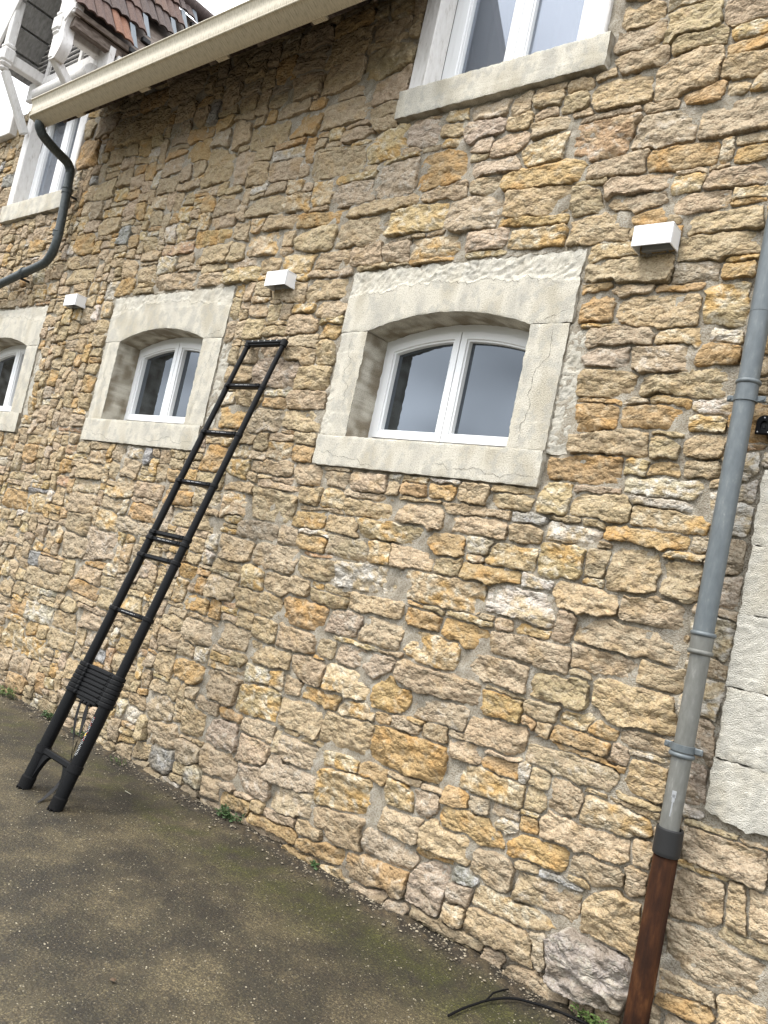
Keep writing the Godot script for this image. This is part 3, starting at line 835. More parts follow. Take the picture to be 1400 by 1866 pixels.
# ---------------------------------------------------------------- dressed stone
# a block whose face is a fine grid between two curves; look(x, y) gives (height of the face, roughness 0..1)
func dressed(x0: float, x1: float, lo: Callable, hi: Callable, z0: float, z1: float, res: float, seed_: float, base: Color, rough: Callable) -> ArrayMesh:
	var st := surf()
	var mid := (x0 + x1) / 2
	var nx := maxi(3, int((x1 - x0) / res))
	var ny := maxi(3, int((hi.call(mid) - lo.call(mid)) / res))
	for j in ny + 1:
		for i in nx + 1:
			var x := lerpf(x0, x1, float(i) / nx)
			var l: float = lo.call(x)
			var h: float = hi.call(x)
			var y := lerpf(l, h, float(j) / ny)
			var e := minf(minf(x - x0, x1 - x), minf(y - l, h - y))
			var r: float = rough.call(x, y)
			var n := ridge.get_noise_3d(x * 13.0, y * 16.0, seed_)
			var n2 := noise.get_noise_3d(x * 30.0, y * 30.0, seed_ + 3)
			var n3 := chips.get_noise_3d(x * 46.0, y * 46.0, seed_)
			var wear := clampf(n2 * 1.2 + 0.35, 0.15, 1.0)
			var z := z1 - 0.007 * exp(-maxf(e, 0) / 0.006) * wear
			z += n2 * 0.0008 + r * (n3 * 0.012 + n * 0.009 + n2 * 0.006)
			var jx := x + (noise.get_noise_2d(y * 14.0, seed_ + x) * 0.005 * (1.0 + 2.0 * r) if i == 0 or i == nx else 0.0)
			var jy := y + (noise.get_noise_2d(x * 14.0, seed_ + y) * 0.004 * (1.0 + 2.0 * r) if j == 0 or j == ny else 0.0)
			var stain := noise.get_noise_3d(x * 4.0, y * 2.0, seed_ + 20)
			var c := base.lerp(rgb(0.5, 0.45, 0.35), clampf(stain * 1.4 + 0.02, 0, 0.6)).lerp(rgb(0.46, 0.445, 0.41), clampf(-stain * 1.2 - 0.1, 0, 0.5))
			var lichen := noise.get_noise_3d(x * 11.0, y * 9.0, seed_ + 40) + 0.4 * n2
			c = c.lerp(rgb(0.5, 0.49, 0.455), clampf(lichen * 2.2 - 0.15, 0, 0.55))
			c = c.lerp(rgb(0.68, 0.655, 0.6), clampf(r, 0, 1) * 0.4)
			st.set_smooth_group(0)
			st.set_color(c)
			st.add_vertex(Vector3(jx, jy, z))
	for j in ny:
		for i in nx:
			var a := j * (nx + 1) + i
			for k in [a, a + nx + 1, a + nx + 2, a, a + nx + 2, a + 1]:
				st.add_index(k)
	st.deindex()
	st.index()
	st.generate_normals()
	var mesh := st.commit()
	# sides: carry the rim of the face back
	var arr := mesh.surface_get_arrays(0)
	var sides := surf()
	var rim: Array[Vector3] = []
	var at := func(i: int, j: int) -> Vector3:
		var x := lerpf(x0, x1, float(i) / nx)
		var l: float = lo.call(x)
		var h: float = hi.call(x)
		var y := lerpf(l, h, float(j) / ny)
		var r: float = rough.call(x, y)
		x += noise.get_noise_2d(y * 14.0, seed_ + x) * 0.005 * (1.0 + 2.0 * r) if i == 0 or i == nx else 0.0
		var y2 := y + (noise.get_noise_2d(lerpf(x0, x1, float(i) / nx) * 14.0, seed_ + y) * 0.004 * (1.0 + 2.0 * r) if j == 0 or j == ny else 0.0)
		return Vector3(x, y2, z1 - 0.006)
	for i in nx: rim.append(at.call(i, 0))
	for j in ny: rim.append(at.call(nx, j))
	for i in nx: rim.append(at.call(nx - i, ny))
	for j in ny: rim.append(at.call(0, ny - j))
	var deep := 5
	for k in rim.size():
		var a := rim[k]
		var b := rim[(k + 1) % rim.size()]
		for d in deep:
			var za := lerpf(z1 - 0.006, z0, float(d) / deep)
			var zb := lerpf(z1 - 0.006, z0, float(d + 1) / deep)
			var p := [Vector3(a.x, a.y, za), Vector3(b.x, b.y, za), Vector3(b.x, b.y, zb), Vector3(a.x, a.y, za), Vector3(b.x, b.y, zb), Vector3(a.x, a.y, zb)]
			for q in p:
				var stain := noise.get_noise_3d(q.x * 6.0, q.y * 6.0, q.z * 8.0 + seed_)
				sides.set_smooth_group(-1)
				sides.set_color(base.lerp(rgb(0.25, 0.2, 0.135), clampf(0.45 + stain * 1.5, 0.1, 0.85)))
				sides.add_vertex(q)
	sides.index()
	sides.generate_normals()
	var out := SurfaceTool.new()
	out.append_from(mesh, 0, Transform3D.IDENTITY)
	out.append_from(sides.commit(), 0, Transform3D.IDENTITY)
	return out.commit()

const LIME := Color(0.76, 0.725, 0.64)

func basement_window(b: Node3D, off: float, res: float, seed_: float) -> void:
	var xl := -1.395 + off
	var xr := 0.157 + off
	var ol := -1.178 + off
	var orr := -0.071 + off
	var xc := (ol + orr) / 2
	var hw := (orr - ol) / 2
	var arch := func(x: float) -> float: return 2.99 + 0.095 * (1.0 - pow(clampf((x - xc) / hw, -1, 1), 2.0))
	var flat := func(v: float) -> Callable: return func(_x: float) -> float: return v
	var smooth := func(_x: float, _y: float) -> float: return 0.04
	var w := Node3D.new()
	w.name = "window" if off == 0.0 else "window_%03d" % int(round(-off / 2.7))
	b.add_child(w)
	w.set_meta("label", ["arched basement window under the right-hand wall lamp, nearest the zinc pipe", "arched basement window just left of the ladder top", "arched basement window cut by the left edge"][int(round(-off / 2.7))])
	# lintel: rough-hewn above a wavy line, combed below it, arched underneath
	var line := func(x: float) -> float:
		var t: float = (x - xl) / (xr - xl)
		return 3.215 + (0.055 if off == 0.0 else 0.1) * sin(PI * t) + noise.get_noise_2d(x * 6.0, seed_) * 0.035
	obj("lintel", dressed(xl, xr, func(x): return (arch as Callable).call(x) if x > ol and x < orr else 2.992, flat.call(3.373), -0.2, 0.004, res, seed_, LIME, func(x, y): return smoothstep(-0.006, 0.008, y - line.call(x)) * 0.9 + 0.04), M.lime, w)
	obj("jamb", dressed(xl + 0.004, ol, flat.call(2.341), flat.call(2.989), -0.2, 0.003, res, seed_ + 1, LIME, func(x, y): return 0.04 + 0.8 * smoothstep(0.09, 0.0, x - xl - 0.03 * noise.get_noise_2d(y * 5.0, seed_))), M.lime, w)
	obj("jamb", dressed(orr, xr - 0.008, flat.call(2.341), flat.call(2.989), -0.2, 0.003, res, seed_ + 2, LIME, smooth), M.lime, w)
	obj("jamb_edge", dressed(xr - 0.005, xr + 0.105, flat.call(2.33), flat.call(2.95), -0.1, -0.006, res, seed_ + 4, LIME * 0.95, func(_x, _y): return 0.9), M.lime_pitted, w)
	obj("sill", dressed(xl + 0.012, xr - 0.004, flat.call(2.157), func(_x): return 2.338, -0.24, 0.022, res, seed_ + 3, LIME, smooth), M.lime, w)
	# long natural cracks across the dressed faces
	var cr := surf()
	crack(cr, Vector2(xl + 0.01, 3.2), Vector2(xr - 0.05, 3.205), 0.06, 0.0055, int(seed_) + 1, line)
	crack(cr, Vector2(orr + 0.05, 2.36), Vector2(orr + 0.14, 2.98), 0.03, 0.0045, int(seed_) + 2)
	crack(cr, Vector2(xl + 0.1, 2.97), Vector2(xl + 0.15, 2.5), 0.04, 0.0045, int(seed_) + 3)
	crack(cr, Vector2(orr + 0.02, 2.997), Vector2(xr - 0.02, 3.06), 0.01, 0.0055, int(seed_) + 4)
	crack(cr, Vector2(xl + 0.03, 2.25), Vector2(xl + 0.5, 2.17), 0.02, 0.0235, int(seed_) + 5)
	crack(cr, Vector2(xc + 0.1, 2.22), Vector2(xr - 0.03, 2.2), 0.03, 0.0235, int(seed_) + 6)
	obj("cracks", done(cr), M.crack, w)
	# white frame with two leaves
	var z := -0.2
	var fb := 2.352
	var top := func(x: float) -> float: return arch.call(x) + 0.012
	var st := surf()
	var f0 := ol - 0.02
	var f1 := orr + 0.02
	strip(st, f0, f0 + 0.055, 3, flat.call(fb), top, z - 0.06, z)
	strip(st, f1 - 0.055, f1, 3, flat.call(fb), top, z - 0.06, z)
	strip(st, f0 + 0.055, f1 - 0.055, 2, flat.call(fb), flat.call(fb + 0.035), z - 0.06, z)
	strip(st, f0 + 0.055, f1 - 0.055, 24, func(x): return top.call(x) - 0.057, top, z - 0.06, z)
	obj("frame", done(st), M.pvc, w)
	for side in [-1.0, 1.0]:
		var a: float = f0 + 0.057 if side < 0 else xc + 0.0035
		var e: float = xc - 0.0035 if side < 0 else f1 - 0.057
		var lo: float = fb + 0.038
		var hi := func(x: float) -> float: return top.call(x) - 0.06
		var zz := z + 0.014
		st = surf()
		var bar := 0.04
		strip(st, a, a + bar, 3, flat.call(lo), hi, z - 0.05, zz)
		strip(st, e - bar, e, 3, flat.call(lo), hi, z - 0.05, zz)
		strip(st, a + bar, e - bar, 2, flat.call(lo), flat.call(lo + bar), z - 0.05, zz)
		strip(st, a + bar, e - bar, 16, func(x): return hi.call(x) - bar, hi, z - 0.05, zz)
		# glazing bead, one step back
		var zb := z + 0.002
		strip(st, a + bar, a + bar + 0.012, 2, flat.call(lo + bar), func(x): return hi.call(x) - bar, z - 0.05, zb)
		strip(st, e - bar - 0.012, e - bar, 2, flat.call(lo + bar), func(x): return hi.call(x) - bar, z - 0.05, zb)
		strip(st, a + bar + 0.012, e - bar - 0.012, 2, flat.call(lo + bar), flat.call(lo + bar + 0.012), z - 0.05, zb)
		strip(st, a + bar + 0.012, e - bar - 0.012, 16, func(x): return hi.call(x) - bar - 0.012, func(x): return hi.call(x) - bar, z - 0.05, zb)
		obj("casement", done(st), M.pvc, w)
		st = surf()
		strip(st, a + bar + 0.002, e - bar - 0.002, 10, flat.call(lo + bar + 0.002), func(x): return hi.call(x) - bar - 0.002, z - 0.034, z - 0.03)
		obj("pane", done(st), M.glass, w)
	if off != 0.0:
		st = surf()
		curtain(st, xc + 0.02 if off > -3.0 else xl + 0.2, orr + 0.02, 2.4, 3.02, -0.36, 7)
		obj("curtain", done(st, true), M.curtain, w)
	room(w, ol - 0.25, orr + 0.25, 2.0, 3.3, -0.27, -1.5)

# a jagged hairline: a thin ribbon that wanders between two points and dies out at its ends
func crack(st: SurfaceTool, a: Vector2, b: Vector2, wander: float, z: float, seed_: int, follow = null) -> void:
	var n := int(a.distance_to(b) / 0.012)
	var d := (b - a).normalized()
	var side := Vector2(-d.y, d.x)
	var pts: Array[Vector2] = []
	for i in n + 1:
		var t := float(i) / n
		var p := a.lerp(b, t)
		if follow != null:
			p.y = follow.call(p.x) - 0.012
			p.y += noise.get_noise_2d(i * 0.45, seed_ * 13.0) * 0.02
		else:
			p += side * (noise.get_noise_2d(t * 3.0, seed_ * 7.0) * wander * 1.5 + noise.get_noise_2d(i * 0.5, seed_ * 13.0) * 0.012) * minf(1.0, 6.0 * t * (1.0 - t) + 0.2)
		pts.append(p)
	for i in n:
		var t := float(i) / n
		var w := (0.0004 + 0.0009 * absf(noise.get_noise_2d(i * 0.3, seed_ * 3.0 + 5.0)) * 2.0) * minf(1.0, 8.0 * t * (1.0 - t) + 0.15)
		var nn := (pts[i + 1] - pts[i]).normalized()
		var s := Vector2(-nn.y, nn.x) * w
		quad(st, Vector3(pts[i].x - s.x, pts[i].y - s.y, z), Vector3(pts[i].x + s.x, pts[i].y + s.y, z), Vector3(pts[i + 1].x + s.x, pts[i + 1].y + s.y, z), Vector3(pts[i + 1].x - s.x, pts[i + 1].y - s.y, z))

# the dark room behind a window: five inner faces, thick enough to keep the light out
func room(w: Node3D, x0: float, x1: float, y0: float, y1: float, z1: float, z0: float) -> void:
	var st := surf()
	var t := 0.05
	box(st, Vector3((x0 + x1) / 2, (y0 + y1) / 2, z0 - t / 2), Vector3(x1 - x0 + 2 * t, y1 - y0 + 2 * t, t), 0)
	for s in [-1.0, 1.0]:
		box(st, Vector3((x0 + x1) / 2 + s * ((x1 - x0) / 2 + t / 2), (y0 + y1) / 2, (z0 + z1) / 2), Vector3(t, y1 - y0 + 2 * t, z1 - z0), 0)
		box(st, Vector3((x0 + x1) / 2, (y0 + y1) / 2 + s * ((y1 - y0) / 2 + t / 2), (z0 + z1) / 2), Vector3(x1 - x0, t, z1 - z0), 0)
	obj("room", done(st), M.dark_room, w)

func curtain(st: SurfaceTool, x0: float, x1: float, y0: float, y1: float, z: float, folds: float) -> void:
	var n := 60
	var m := 6
	for j in m + 1:
		for i in n + 1:
			var t := float(i) / n
			var v := float(j) / m
			st.set_smooth_group(0)
			st.add_vertex(Vector3(lerpf(x0, x1, t), lerpf(y0, y1, v), z + 0.02 * sin(t * folds * TAU + v * 0.8) + 0.008 * sin(t * folds * 5.3 + v * 3.0)))
	for j in m:
		for i in n:
			var a := j * (n + 1) + i
			for k in [a, a + n + 1, a + n + 2, a, a + n + 2, a + 1]:
				st.add_index(k)

# tall window with painted timber casing over a stone sill; off 0 is the one at the right
func upper_window(b: Node3D, off: float, top: float) -> void:
	var flat := func(v: float) -> Callable: return func(_x: float) -> float: return v
	var w := Node3D.new()
	w.name = "tall_window" if off == 0.0 else "tall_window_001"
	b.add_child(w)
	w.set_meta("label", "white casement window with pale curtains at the top edge of the photo" if off == 0.0 else "white casement window below the timber dormer, behind the bent dark pipe")
	var xl := -1.267 + off
	var xr := 0.028 + off
	var sy := 4.545
	obj("sill", dressed(xl - 0.038, xr + 0.051, flat.call(4.343), func(_x): return 4.525, -0.22, 0.045, 0.009 if off == 0.0 else 0.018, 31 + off, LIME * 1.03, func(_x, _y): return 0.12), M.lime, w)
	var st := surf()
	for s in [0, 1]:
		var cx: float = xl + 0.062 if s == 0 else xr - 0.066
		box(st, Vector3(cx, (sy + top) / 2 - 0.01, -0.055), Vector3(0.124 if s == 0 else 0.132, top - sy + 0.02, 0.15), 0.008)
		obj("casing", done(st), M.paint, w)
		st = surf()
	box(st, Vector3((xl + xr) / 2, top - 0.06, -0.06), Vector3(xr - xl - 0.26, 0.118, 0.13), 0.006)
	obj("casing", done(st), M.paint, w)
	var z := -0.13
	var f0 := xl + 0.118
	var f1 := xr - 0.126
	var xc := (f0 + f1) / 2
	st = surf()
	for s in [0, 1]:
		box(st, Vector3(f0 + 0.03 if s == 0 else f1 - 0.03, (sy + top) / 2, z - 0.03), Vector3(0.06, top - sy, 0.06), 0.004)
	box(st, Vector3(xc, sy + 0.012, z - 0.03), Vector3(f1 - f0 - 0.12, 0.05, 0.06), 0.004)
	obj("frame", done(st), M.pvc, w)
	for s in [0, 1]:
		var a: float = f0 + 0.057 if s == 0 else xc + 0.002
		var e: float = xc - 0.002 if s == 0 else f1 - 0.057
		var zz := z + 0.012
		st = surf()
		for q in [a + 0.03, e - 0.03]:
			box(st, Vector3(q, (sy + 0.03 + top) / 2, zz - 0.03), Vector3(0.06, top - sy - 0.03, 0.06), 0.006)
		box(st, Vector3((a + e) / 2, sy + 0.068, zz - 0.03), Vector3(e - a - 0.12, 0.075, 0.06), 0.006)
		for q in [a + 0.066, e - 0.066]:
			box(st, Vector3(q, (sy + 0.105 + top) / 2, zz - 0.038), Vector3(0.012, top - sy - 0.105, 0.05), 0.003)
		obj("casement", done(st), M.pvc, w)
		st = surf()
		box(st, Vector3((a + e) / 2, (sy + 0.1 + top) / 2, zz - 0.045), Vector3(e - a - 0.118, top - sy - 0.1, 0.004), 0)
		obj("pane", done(st), M.clear_glass, w)
		if off == 0.0:
			# pale curtain hanging in loose folds almost to the sill
			st = surf()
			curtain(st, a + 0.03, e - 0.03, sy + (0.13 if s == 0 else 0.1), top, z - 0.12, 3)
			obj("curtain", done(st, true), M.curtain, w)
		else:
			st = surf()
			curtain(st, a + 0.02, e - 0.02, sy + 0.06, top, z - 0.16, 6)
			obj("curtain", done(st, true), M.blind if s == 0 else M.curtain, w)
	room(w, xl + 0.06, xr - 0.06, sy - 0.1, top + 0.1, z - 0.07, -1.6)

# white square-cut wall lamp that shines down: open underneath
func wall_lamp(at: Vector3, wid: float, label: String) -> void:
	var o := thing("wall_lamp", label, "wall lamp", at, "white wall lamps in a row above the basement windows")
	var st := surf()
	var h := 0.1
	var d := 0.1
	var t := 0.006
	box(st, Vector3(0, 0, d - t / 2), Vector3(wid, h, t), 0.002)
	box(st, Vector3(0, h / 2 - t / 2, (d - t) / 2 - 0.001), Vector3(wid, t, d - t - 0.002), 0.001)
	for s in [-1.0, 1.0]:
		box(st, Vector3(s * (wid / 2 - t / 2), -t / 2 - 0.001, (d - t) / 2 - 0.001), Vector3(t, h - t - 0.002, d - t - 0.002), 0.001)
	obj("housing", done(st), M.lamp, o)
	st = surf()
	box(st, Vector3(0, 0.0, -0.005), Vector3(wid * 0.8, h * 0.8, 0.05), 0.002)
	obj("back_plate", done(st), M.lamp_dark, o)
	st = surf()
	box(st, Vector3(0, -0.012, (d - t) / 2 + 0.012), Vector3(wid - 2 * t - 0.004, 0.006, d - t - 0.04), 0.001)
	obj("diffuser", done(st), M.lamp_dark, o)

# ---------------------------------------------------------------- eaves, gutter, pipes
func gutter() -> void:
	var o := thing("gutter", "long cream metal eaves gutter running along the top of the stone wall", "gutter", Vector3(-5.2, 5.02, 0))
	# cyma front with a bead at the top and another above the sloping underside
	var prof := [Vector2(0.455, 0.03), Vector2(0.452, -0.178), Vector2(0.458, -0.186)]
	for k in 7:
		prof.append(Vector2(lerpf(0.466, 0.578, k / 6.0), lerpf(-0.19, -0.142, pow(k / 6.0, 1.4))))
	for k in 7:
		var a := -PI * 0.5 + PI * k / 6
		prof.append(Vector2(0.582 + cos(a) * 0.009, -0.134 + sin(a) * 0.009))
	for k in 11:
		var u := k / 10.0
		prof.append(Vector2(0.575 + 0.024 * smoothstep(0.25, 1.0, u) + 0.007 * sin(u * TAU), lerpf(-0.127, -0.004, u)))
	for k in 7:
		var a := -PI * 0.5 + PI * 1.2 * k / 6
		prof.append(Vector2(0.6 + cos(a) * 0.008, 0.005 + sin(a) * 0.008))
	prof.append_array([Vector2(0.592, -0.01), Vector2(0.575, -0.06), Vector2(0.56, -0.13), Vector2(0.465, -0.176), Vector2(0.462, 0.03)])
	var length := 4.12
	var st := surf()
	var n := prof.size()
	for k in n:
		var a: Vector2 = prof[k]
		var b: Vector2 = prof[(k + 1) % n]
		for q in [Vector3(0, a.y, a.x), Vector3(length, a.y, a.x), Vector3(length, b.y, b.x), Vector3(0, a.y, a.x), Vector3(length, b.y, b.x), Vector3(0, b.y, b.x)]:
			st.set_smooth_group(1 if k > 2 and k < 33 else -1)
			st.add_vertex(q)
	obj("trough", done(st, true), M.cream, o)
	for x in [0.0, length]:
		st = surf()
		box(st, Vector3(x - 0.003 if x == 0.0 else x + 0.003, -0.075, 0.522), Vector3(0.006, 0.16, 0.128), 0.002)
		obj("end_cap", done(st), M.cream, o)
	for x in [0.95, 2.9]:
		st = surf()
		beam(st, Vector3(x, -0.1895, 0.47), Vector3(x, -0.148, 0.572), 0.0025, 0.004, 0.0)
		obj("seam", done(st), M.cream, o)
	for k in 4:
		st = surf()
		box(st, Vector3(0.62 + k * 0.95, -0.165, 0.433), Vector3(0.12, 0.02, 0.036), 0.003)
		obj("bracket", done(st), M.cream, o)

func roof(b: Node3D) -> void:
	# boarded soffit and rafters under the overhang, tiled slope above
	var s := 1.1
	var st := surf()
	var x0 := -5.16
	var x1 := -1.08
	quad(st, Vector3(x0, 4.98, 0.5), Vector3(x0, 4.98 + 3.5 * s, -3.0), Vector3(x1, 4.98 + 3.5 * s, -3.0), Vector3(x1, 4.98, 0.5))
	quad(st, Vector3(x1, 4.86, 0.5), Vector3(x1, 4.86 + 3.5 * s, -3.0), Vector3(x0, 4.86 + 3.5 * s, -3.0), Vector3(x0, 4.86, 0.5))
	quad(st, Vector3(x0, 4.86, 0.5), Vector3(x0, 4.98, 0.5), Vector3(x1, 4.98, 0.5), Vector3(x1, 4.86, 0.5))
	quad(st, Vector3(x1, 4.86, 0.5), Vector3(x1, 4.98, 0.5), Vector3(x1, 4.98 + 3.5 * s, -3.0), Vector3(x1, 4.86 + 3.5 * s, -3.0))
	quad(st, Vector3(x0, 4.98, 0.5), Vector3(x0, 4.86, 0.5), Vector3(x0, 4.86 + 3.5 * s, -3.0), Vector3(x0, 4.98 + 3.5 * s, -3.0))
	var r := obj("roof", done(st), M.tile_1, b)
	for k in 8:
		st = surf()
		var x := x0 + 0.2 + k * 0.52
		beam(st, Vector3(x, 4.93, 0.41), Vector3(x, 4.93 + 0.66 * s, -0.25), 0.07, 0.1, 0.004)
		obj("rafter", done(st), M.brown_wood, r)
	st = surf()
	box(st, Vector3((x0 + x1) / 2, 4.96, 0.435), Vector3(x1 - x0 - 0.02, 0.18, 0.025), 0.002)
	obj("fascia", done(st), M.brown_wood, r)
	# pale capping along the wall top left of the dormer
	st = surf()
	box(st, Vector3(-8.3, 5.5, -0.12), Vector3(2.76, 0.26, 0.4), 0.006)
	obj("wall_capping", done(st), M.paint, b)

func dark_pipe() -> void:
	var o := thing("drain_pipe", "dark grey drainpipe bending from the gutter end back to the wall", "drainpipe", Vector3(-5.2, 3.6, 0.1))
	var P := Vector3(-5.2, 3.6, 0.1)
	var c := Curve3D.new()
	c.bake_interval = 0.02
	c.add_point(Vector3(-5.13, 4.85, 0.515) - P, Vector3.ZERO, Vector3(0, -0.05, 0))
	c.add_point(Vector3(-5.14, 4.77, 0.47) - P, Vector3(0, 0.04, 0.03), Vector3(-0.02, -0.03, -0.06))
	c.add_point(Vector3(-5.23, 4.70, 0.17) - P, Vector3(0.015, 0.015, 0.08), Vector3(-0.006, -0.012, -0.03))
	c.add_point(Vector3(-5.245, 4.62, 0.1) - P, Vector3(0, 0.05, 0.012), Vector3(0.008, -0.06, 0))
	var pts := Array(c.get_baked_points())
	var st := surf()
	tube(st, pts, pts.map(func(_p): return 0.042), 20)
	obj("swan_neck", done(st), M.dark_pipe, o)
	st = surf()
	c = Curve3D.new()
	c.bake_interval = 0.03
	c.add_point(Vector3(-5.244, 4.62, 0.1) - P)
	c.add_point(Vector3(-5.175, 4.0, 0.1) - P, Vector3(0, 0.1, 0), Vector3(0.008, -0.07, 0))
	c.add_point(Vector3(-5.3, 3.752, 0.1) - P, Vector3(0.09, 0.035, 0), Vector3(-0.09, -0.03, 0))
	c.add_point(Vector3(-5.72, 3.68, 0.1) - P)
	pts = Array(c.get_baked_points())
	tube(st, pts, pts.map(func(_p): return 0.039), 20)
	obj("elbow", done(st), M.dark_pipe, o)
	st = surf()
	tube(st, [Vector3(-5.66, 3.69, 0.1) - P, Vector3(-8.0, 3.27, 0.1) - P], [0.039, 0.039], 20)
	obj("lower_run", done(st), M.dark_pipe, o)
	for q in [[Vector3(-5.223, 4.44, 0.1), Vector3(0.1, -1, 0)], [Vector3(-5.69, 3.685, 0.1), Vector3(-1, -0.18, 0)], [Vector3(-5.19, 4.02, 0.1), Vector3(0, -1, 0)]]:
		st = surf()
		var d: Vector3 = q[1].normalized()
		var x := d.cross(Vector3(0, 0, 1)).normalized()
		var bs := Basis(x, d, x.cross(d))
		lathe(st, q[0] - P, [Vector2(0.039, -0.03), Vector2(0.0455, -0.028)] + bulge(0.0455, -0.018, 0.005, 0.014) + [Vector2(0.0455, 0.028), Vector2(0.039, 0.03)], 20, bs)
		obj("collar", done(st, true), M.dark_pipe, o)
	for q in [Vector3(-5.19, 4.4, 0.05), Vector3(-5.72, 3.63, 0.05)]:
		st = surf()
		box(st, q - P, Vector3(0.014, 0.02, 0.11), 0.002)
		obj("bracket", done(st), M.iron, o)

func zinc_pipe() -> void:
	var o := thing("downpipe", "grey zinc downpipe with a rusty iron foot at the right edge", "downpipe", Vector3(1.066, 0, 0.11))
	var x := func(y: float) -> float: return 0.012 - 0.005 * y
	var st := surf()
	lathe(st, Vector3(-0.004, 0, 0), [Vector2(0.041, 1.6), Vector2(0.041, 2.95), Vector2(0.042, 2.952), Vector2(0.042, 5.3)], 32)
	obj("zinc_tube", done(st, true), M.zinc, o)
	st = surf()
	lathe(st, Vector3(0, 0, 0), [Vector2(0.0385, 0.7), Vector2(0.0385, 1.56)], 32)
	var lo := obj("zinc_tube", done(st, true), M.old_zinc, o)
	lo.set_meta("label", "lower tube length, paler and greener zinc")
	for q in [[1.625, M.zinc], [1.553, M.old_zinc], [2.655, M.zinc], [1.148, M.zinc]]:
		st = surf()
		lathe(st, Vector3(-0.002, 0, 0), bulge(0.0405, q[0], 0.0095, 0.02), 32)
		obj("ring", done(st, true), q[1], o)
	st = surf()
	lathe(st, Vector3(-0.002, 0, 0), [Vector2(0.04, 1.545), Vector2(0.0435, 1.55), Vector2(0.0435, 1.63), Vector2(0.041, 1.632)], 32)
	obj("sleeve", done(st), M.old_zinc, o)
	st = surf()
	lathe(st, Vector3(-0.003, 0, 0), [Vector2(0.041, 2.575), Vector2(0.0435, 2.578), Vector2(0.0435, 2.65), Vector2(0.041, 2.652)], 32)
	obj("sleeve", done(st), M.zinc, o)
	for y in [2.588, 1.175]:
		st = surf()
		lathe(st, Vector3(-0.002, y, 0), [Vector2(0.041, -0.014), Vector2(0.0465, -0.013), Vector2(0.0465, 0.013), Vector2(0.041, 0.014)], 32)
		for s in [-1.0, 1.0]:
			box(st, Vector3(s * 0.058, y, 0.0), Vector3(0.034, 0.026, 0.011), 0.004)
			lathe(st, Vector3(s * 0.064, y, 0.005), [Vector2(0.0, 0.006), Vector2(0.007, 0.006), Vector2(0.007, 0.0)], 10, Basis(Vector3.RIGHT, Vector3(0, 0, 1), Vector3(0, -1, 0)))
		box(st, Vector3(0.0, y, -0.085), Vector3(0.014, 0.014, 0.09), 0.002)
		obj("clamp", done(st), M.zinc, o)
	st = surf()
	lathe(st, Vector3(0.006, 0, 0), [Vector2(0.046, -0.1), Vector2(0.046, 0.77)], 32)
	lathe(st, Vector3(0.006, 0, 0), [Vector2(0.046, 0.77), Vector2(0.038, 0.771)], 32)
	box(st, Vector3(0.018, 0.33, 0.042), Vector3(0.003, 0.84, 0.003), 0.001)
	obj("rusty_foot", done(st, true), M.rust, o).set_meta("label", "rusty brown cast-iron foot tube")
	# a splash of white with a run below it
	st = surf()
	for q in [[1.0, 0.2, 0.016, 0.026], [0.985, 0.2, 0.011, 0.03], [0.955, 0.18, 0.005, 0.05], [0.93, 0.15, 0.004, 0.03]]:
		var an: float = q[1]
		box(st, Vector3(sin(an) * 0.0386, q[0], cos(an) * 0.0386), Vector3(q[2], q[3], 0.0012), 0.0005, Basis(Vector3.UP, an))
	obj("splash", done(st), M.lamp_dark, o)
	st = surf()
	lathe(st, Vector3(0.005, 0, 0), [Vector2(0.046, 0.762), Vector2(0.0505, 0.764), Vector2(0.052, 0.775), Vector2(0.0515, 0.862), Vector2(0.0495, 0.868), Vector2(0.041, 0.866), Vector2(0.04, 0.8)], 32)
	obj("iron_socket", done(st), M.iron, o)

